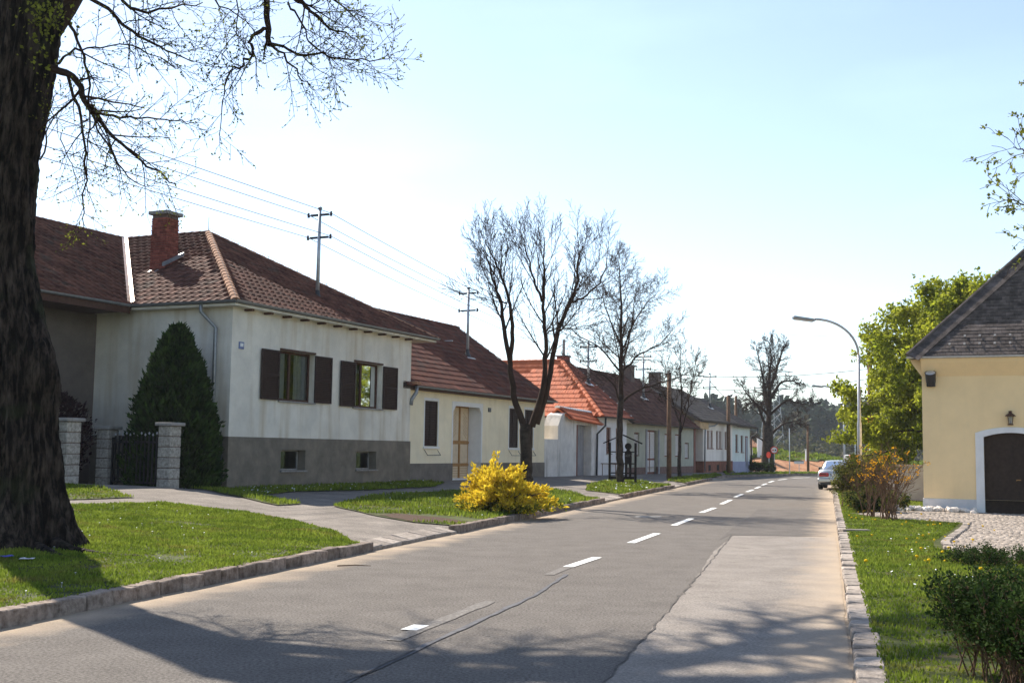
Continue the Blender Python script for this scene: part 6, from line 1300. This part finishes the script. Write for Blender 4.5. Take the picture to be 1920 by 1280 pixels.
# ------------------------------------------------------------------ far end of the street
def mound():
    P = [(14, 104), (60, 133), (70, 170), (40, 190), (4, 150), (6, 112)]
    def zf(X, Y):
        s_ = ((X - 14) * .533 - (Y - 104) * .846) * -1          # distance behind the road-side foot
        u = (X - 14) * .846 + (Y - 104) * .533
        return -.05 + (1.1 * sstep(s_ / 4) + .95 * sstep((s_ - 3.5) / 7)) * (1 - .7 * sstep((u - 19) / 22)) + (.12 * np.sin(u * .9) + .1 * np.sin(u * 2.3 + s_)) * sstep(s_ / 2)
    o = sheet('earth_bank', P, 1.6, zf, 0, M['dirt'])
    top = [(10, 111), (11.9, 107.9), (20, 113.2), (29, 118.2), (58, 137), (66, 168), (40, 186), (8, 150)]
    sheet('bank_turf', top, 1.6, zf, .06, M['field'], jit=.25); blades('grass', top, 14, .1, .3, lambda x, y: zf(x, y) + .06, M['grass'], 'green grass growing on top of the orange earth bank', w=.02)
    return zf
mz = mound()
o = empty('road_sign', (21.55, 96.2, .15), R(-15), 'round no-overtaking sign with red ring beside the old tree', 'road sign')
MB().tube([(0, 0, 0), (0, 0, 2.1)], .03, 8).build('post', M['steel'], o); ry_ = Matrix.Translation((0, -.04, 1.85)) @ Matrix.Rotation(R(90), 4, 'X')
MB().lathe([(.24, -.01), (.24, .01)], k=24, mw=ry_).build('disc', M['whitep'], o)
b = MB(); k = 28; b.v = [(r_ * math.cos(a), -.055, 1.85 + r_ * math.sin(a)) for r_ in (.30, .225) for a in [2 * math.pi * i / k for i in range(k)]]; b.v += [(x, -.03, z) for x, y, z in b.v[:k]]
b.f = [(i, (i + 1) % k, k + (i + 1) % k, k + i) for i in range(k)] + [(i, 2 * k + i, 2 * k + (i + 1) % k, (i + 1) % k) for i in range(k)]; b.build('red_ring', M['redp'], o)
for x, m in ((-.1, 'redp'), (.1, 'plastic')): q = MB(); q.box(x - .07, x + .07, -.062, -.05, 1.79, 1.86); q.box(x - .045, x + .045, -.062, -.05, 1.861, 1.91); q.build('car_symbol', M[m], o)
o = empty('red_sign', (21.05, 95.9, .15), R(-60), 'red sign edge showing beside the thick old trunk', 'road sign'); MB().tube([(0, 0, 0), (0, 0, 1.7)], .03, 6).build('post', M['steel'], o); MB().lathe([(.26, -.01), (.26, .01)], k=20, mw=Matrix.Translation((0, -.04, 1.45)) @ Matrix.Rotation(R(90), 4, 'X')).build('disc', M['redp'], o)
o = empty('place_sign', (25.6, 104.5, .1), R(-10), 'small pale sign on short post before the earth bank', 'road sign'); MB().tube([(0, 0, 0), (0, 0, .95)], .03, 6).build('post', M['steel'], o); MB().box(-.42, .42, -.03, .0, .75, .98).build('board', M['zincw'], o)
for i, (x, y, h) in enumerate(((24.6, 116, 2.0), (29.6, 118, 1.2))):
    z = float(mz(np.array([x]), np.array([y]))[0]); o = empty('white_marker', (x, y, z), 0, ('broad white marker post' if i == 0 else 'thin white marker post') + ' on the grassy bank top', 'post'); MB().box(-.3 if i == 0 else -.06, .3 if i == 0 else .06, -.08, .08, 0, h - .1).build('post', M['whitep'], o); MB().box(-.34 if i == 0 else -.09, .34 if i == 0 else .09, -.12, .12, h - .1, h).build('cap', M['zincw'], o)
o = empty('board_fence', (18.6, 103.5, .1), R(-8), 'short white board barrier left of the old trunk', 'barrier')
for x in (0, 1.9): MB().box(x, x + .1, -.05, .05, 0, 1.25).build('post', M['whitep'], o)
for z in (.35, .7, 1.05): MB().box(0, 2, -.07, -.05, z, z + .14).build('board', M['whitep'], o)
o = empty('far_house', (20.6, 118, .1), R(20), 'small far house with reddish roof behind the end of the row', 'house'); MB().box(-3, 3, -2, 4, 0, 2.4).build('wall', M['stucco5'], o)
slabs('roof', [[(-3.4, -2.6, 2.3), (3.4, -2.6, 2.3), (3.4, 1, 4.3), (-3.4, 1, 4.3)], [(3.4, 4.6, 2.3), (-3.4, 4.6, 2.3), (-3.4, 1, 4.3), (3.4, 1, 4.3)]], M['hip1'], o); MB().box(-1, 0, -2.03, -2, .9, 1.9).build('window', M['brown'], o)
st = [((rng.uniform(-2.2, 2), rng.uniform(-.6, .6), 0), (rng.normal(0, .5), rng.normal(0, .5), .7), rng.uniform(.4, .9), .012) for _ in range(70)]
shrub('dark_shrub', (18.6, 94.2, .25), 'low dark shrubs at the corner of the end house', 'shrub', st, PG, [('leaves', 'hedge', .11, .7, 2, .6, 0, .06), ('reddish_leaves', 'purple', .11, .3, 2, .6, 0, .06)])
# lattice pylon
o = empty('lattice_pylon', (57.8, 260, -.1), R(20), 'tall lattice power pylon rising behind the old tree', 'pylon'); b = MB(); H_ = 28.3
def pw(z): return 2.0 * (1 - z / H_) + .12
for sx in (-1, 1):
    for sy in (-1, 1): b.tube([(sx * pw(0), sy * pw(0), 0), (sx * pw(H_), sy * pw(H_), H_)], .09, 4)
b.build('legs', M['zinc'], o); b = MB(); zz = [0]; 
while zz[-1] < H_ - 1: zz.append(zz[-1] + max(.8, pw(zz[-1]) * 1.5))
for z0, z1 in zip(zz[:-1], zz[1:]):
    for (ax, ay), (bx, by) in (((-1, -1), (1, -1)), ((1, -1), (1, 1)), ((1, 1), (-1, 1)), ((-1, 1), (-1, -1))):
        b.tube([(ax * pw(z0), ay * pw(z0), z0), (bx * pw(z1), by * pw(z1), z1)], .05, 3); b.tube([(bx * pw(z0), by * pw(z0), z0), (ax * pw(z1), ay * pw(z1), z1)], .05, 3)
b.build('bracing', M['zinc'], o)
for z, w in ((20, 5.5), (16.2, 4.2)):
    b = MB(); b.tube([(-w, 0, z), (0, 0, z + .5), (w, 0, z)], .09, 4); b.tube([(-w, 0, z), (w, 0, z)], .09, 4); b.build('crossarm', M['zinc'], o)
for z, w in ((20, 5.5), (16.2, -4.2), (28.2, 0)):
    a = Vector((57.8 + w, 260 - w * .3, z)); tag(MB().tube(sag(a, a + Vector((150, -35, 4)), 20, 3), .03, 3).build('far_power_line', M['wire']), {20: 'upper', 16.2: 'lower', 28.2: 'topmost'}[z] + ' far power line leaving the lattice pylon to the right', 'wire', 'far pylon lines')

# forest on the horizon: one wooded mass
def forest():
    C, D, S, L_, LC, LD = [], [], [], [], [], []
    for i in range(900):
        x = rng.uniform(-70, 330); y = 300 + rng.uniform(0, 1) ** 1.3 * 120 + x * .12; h = rng.uniform(11.5, 17) + 3.5 * (y - 300) / 120 - 1.5 * sstep((60 - x) / 90); con = rng.random() < .74; n = 80
        if con:
            u = rng.random(n) ** .8; r_ = (1 - u) ** .75 * rng.uniform(2.1, 3.2) * np.sqrt(rng.uniform(.3, 1, n)); z = h * (.12 + .88 * u)
        else:
            u = rng.random(n); r_ = np.sin(np.pi * (.12 + .86 * u)) ** .6 * rng.uniform(2.4, 3.6) * np.sqrt(rng.uniform(.3, 1, n)); z = h * .82 * (.15 + .85 * u)
        a = rng.uniform(0, 6.28, n); c = np.column_stack([x + r_ * np.cos(a), y + r_ * np.sin(a), z]); d = np.column_stack([np.cos(a), np.sin(a), np.full(n, -.15 if con else .3)])
        (C if con else LC).append(c); (D if con else LD).append(d)
    V, F = leaf_mesh(np.concatenate(C), np.concatenate(D), 2.6, .85, .45); o = link('forest', npmesh('forest', V, F, 3, M['conifer'])); tag(o, 'dark wooded ridge of conifers closing the view at the end of the road', 'forest', kind='stuff')
    V, F = leaf_mesh(np.concatenate(LC), np.concatenate(LD), 1.7, .8, .6); o = link('spring_trees', npmesh('spring_trees', V, F, 3, M['decid'])); tag(o, 'pale spring-green trees mixed into the dark forest', 'forest', kind='stuff')
    # nearer light bushes at the wood's edge
    n = 2600; bx = rng.uniform(20, 110, 26); i = rng.integers(0, 26, n); by = 205 + bx * .2 + rng.uniform(0, 25, 26); c = np.column_stack([bx[i] + rng.normal(0, 2.2, n), by[i] + rng.normal(0, 2, n), np.abs(rng.normal(2.2, 1.6, n))])
    V, F = leaf_mesh(c, rng.normal(0, 1, (n, 3)), .9, .8, .5); tag(link('edge_bushes', npmesh('edge_bushes', V, F, 3, M['decid'])), 'light bushes at the edge of the forest beyond the bank', 'bushes', kind='stuff')
forest()
def ridge_hill():
    b = MB(); n = 60
    for i in range(n + 1):
        x = -900 + 1900 * i / n; h = 13.5 + 2.2 * math.sin(i * .5) + 1.2 * math.sin(i * 1.3)
        b.v += [(x, 440 + x * .12, -1), (x, 470 + x * .12, h * .8), (x, 540 + x * .12, h), (x, 690 + x * .1, h)]
    b.f = [(i * 4 + j, (i + 1) * 4 + j, (i + 1) * 4 + j + 1, i * 4 + j + 1) for i in range(n) for j in range(3)]
    b.build('hill', M['conifer'], smooth=True)['kind'] = 'structure'
ridge_hill()
# warm-season haze: even, thin air round everything
hz = MB().box(-1100, 1200, -60, 950, -1.2, 34).build('haze', M['white']); hz['kind'] = 'stuff'
hm_ = bpy.data.materials.new('haze_air'); hm_.use_nodes = True; nt = hm_.node_tree; nt.nodes.remove(nt.nodes['Principled BSDF'])
pv = nd(nt, 'ShaderNodeVolumePrincipled'); pv.inputs['Color'].default_value = (.86, .92, 1, 1); pv.inputs['Density'].default_value = .00024; pv.inputs['Anisotropy'].default_value = .2
nt.links.new(pv.outputs[0], nt.nodes['Material Output'].inputs['Volume']); hz.data.materials.clear(); hz.data.materials.append(hm_)
tag(hz, 'thin pale haze in the air over the street', 'haze')
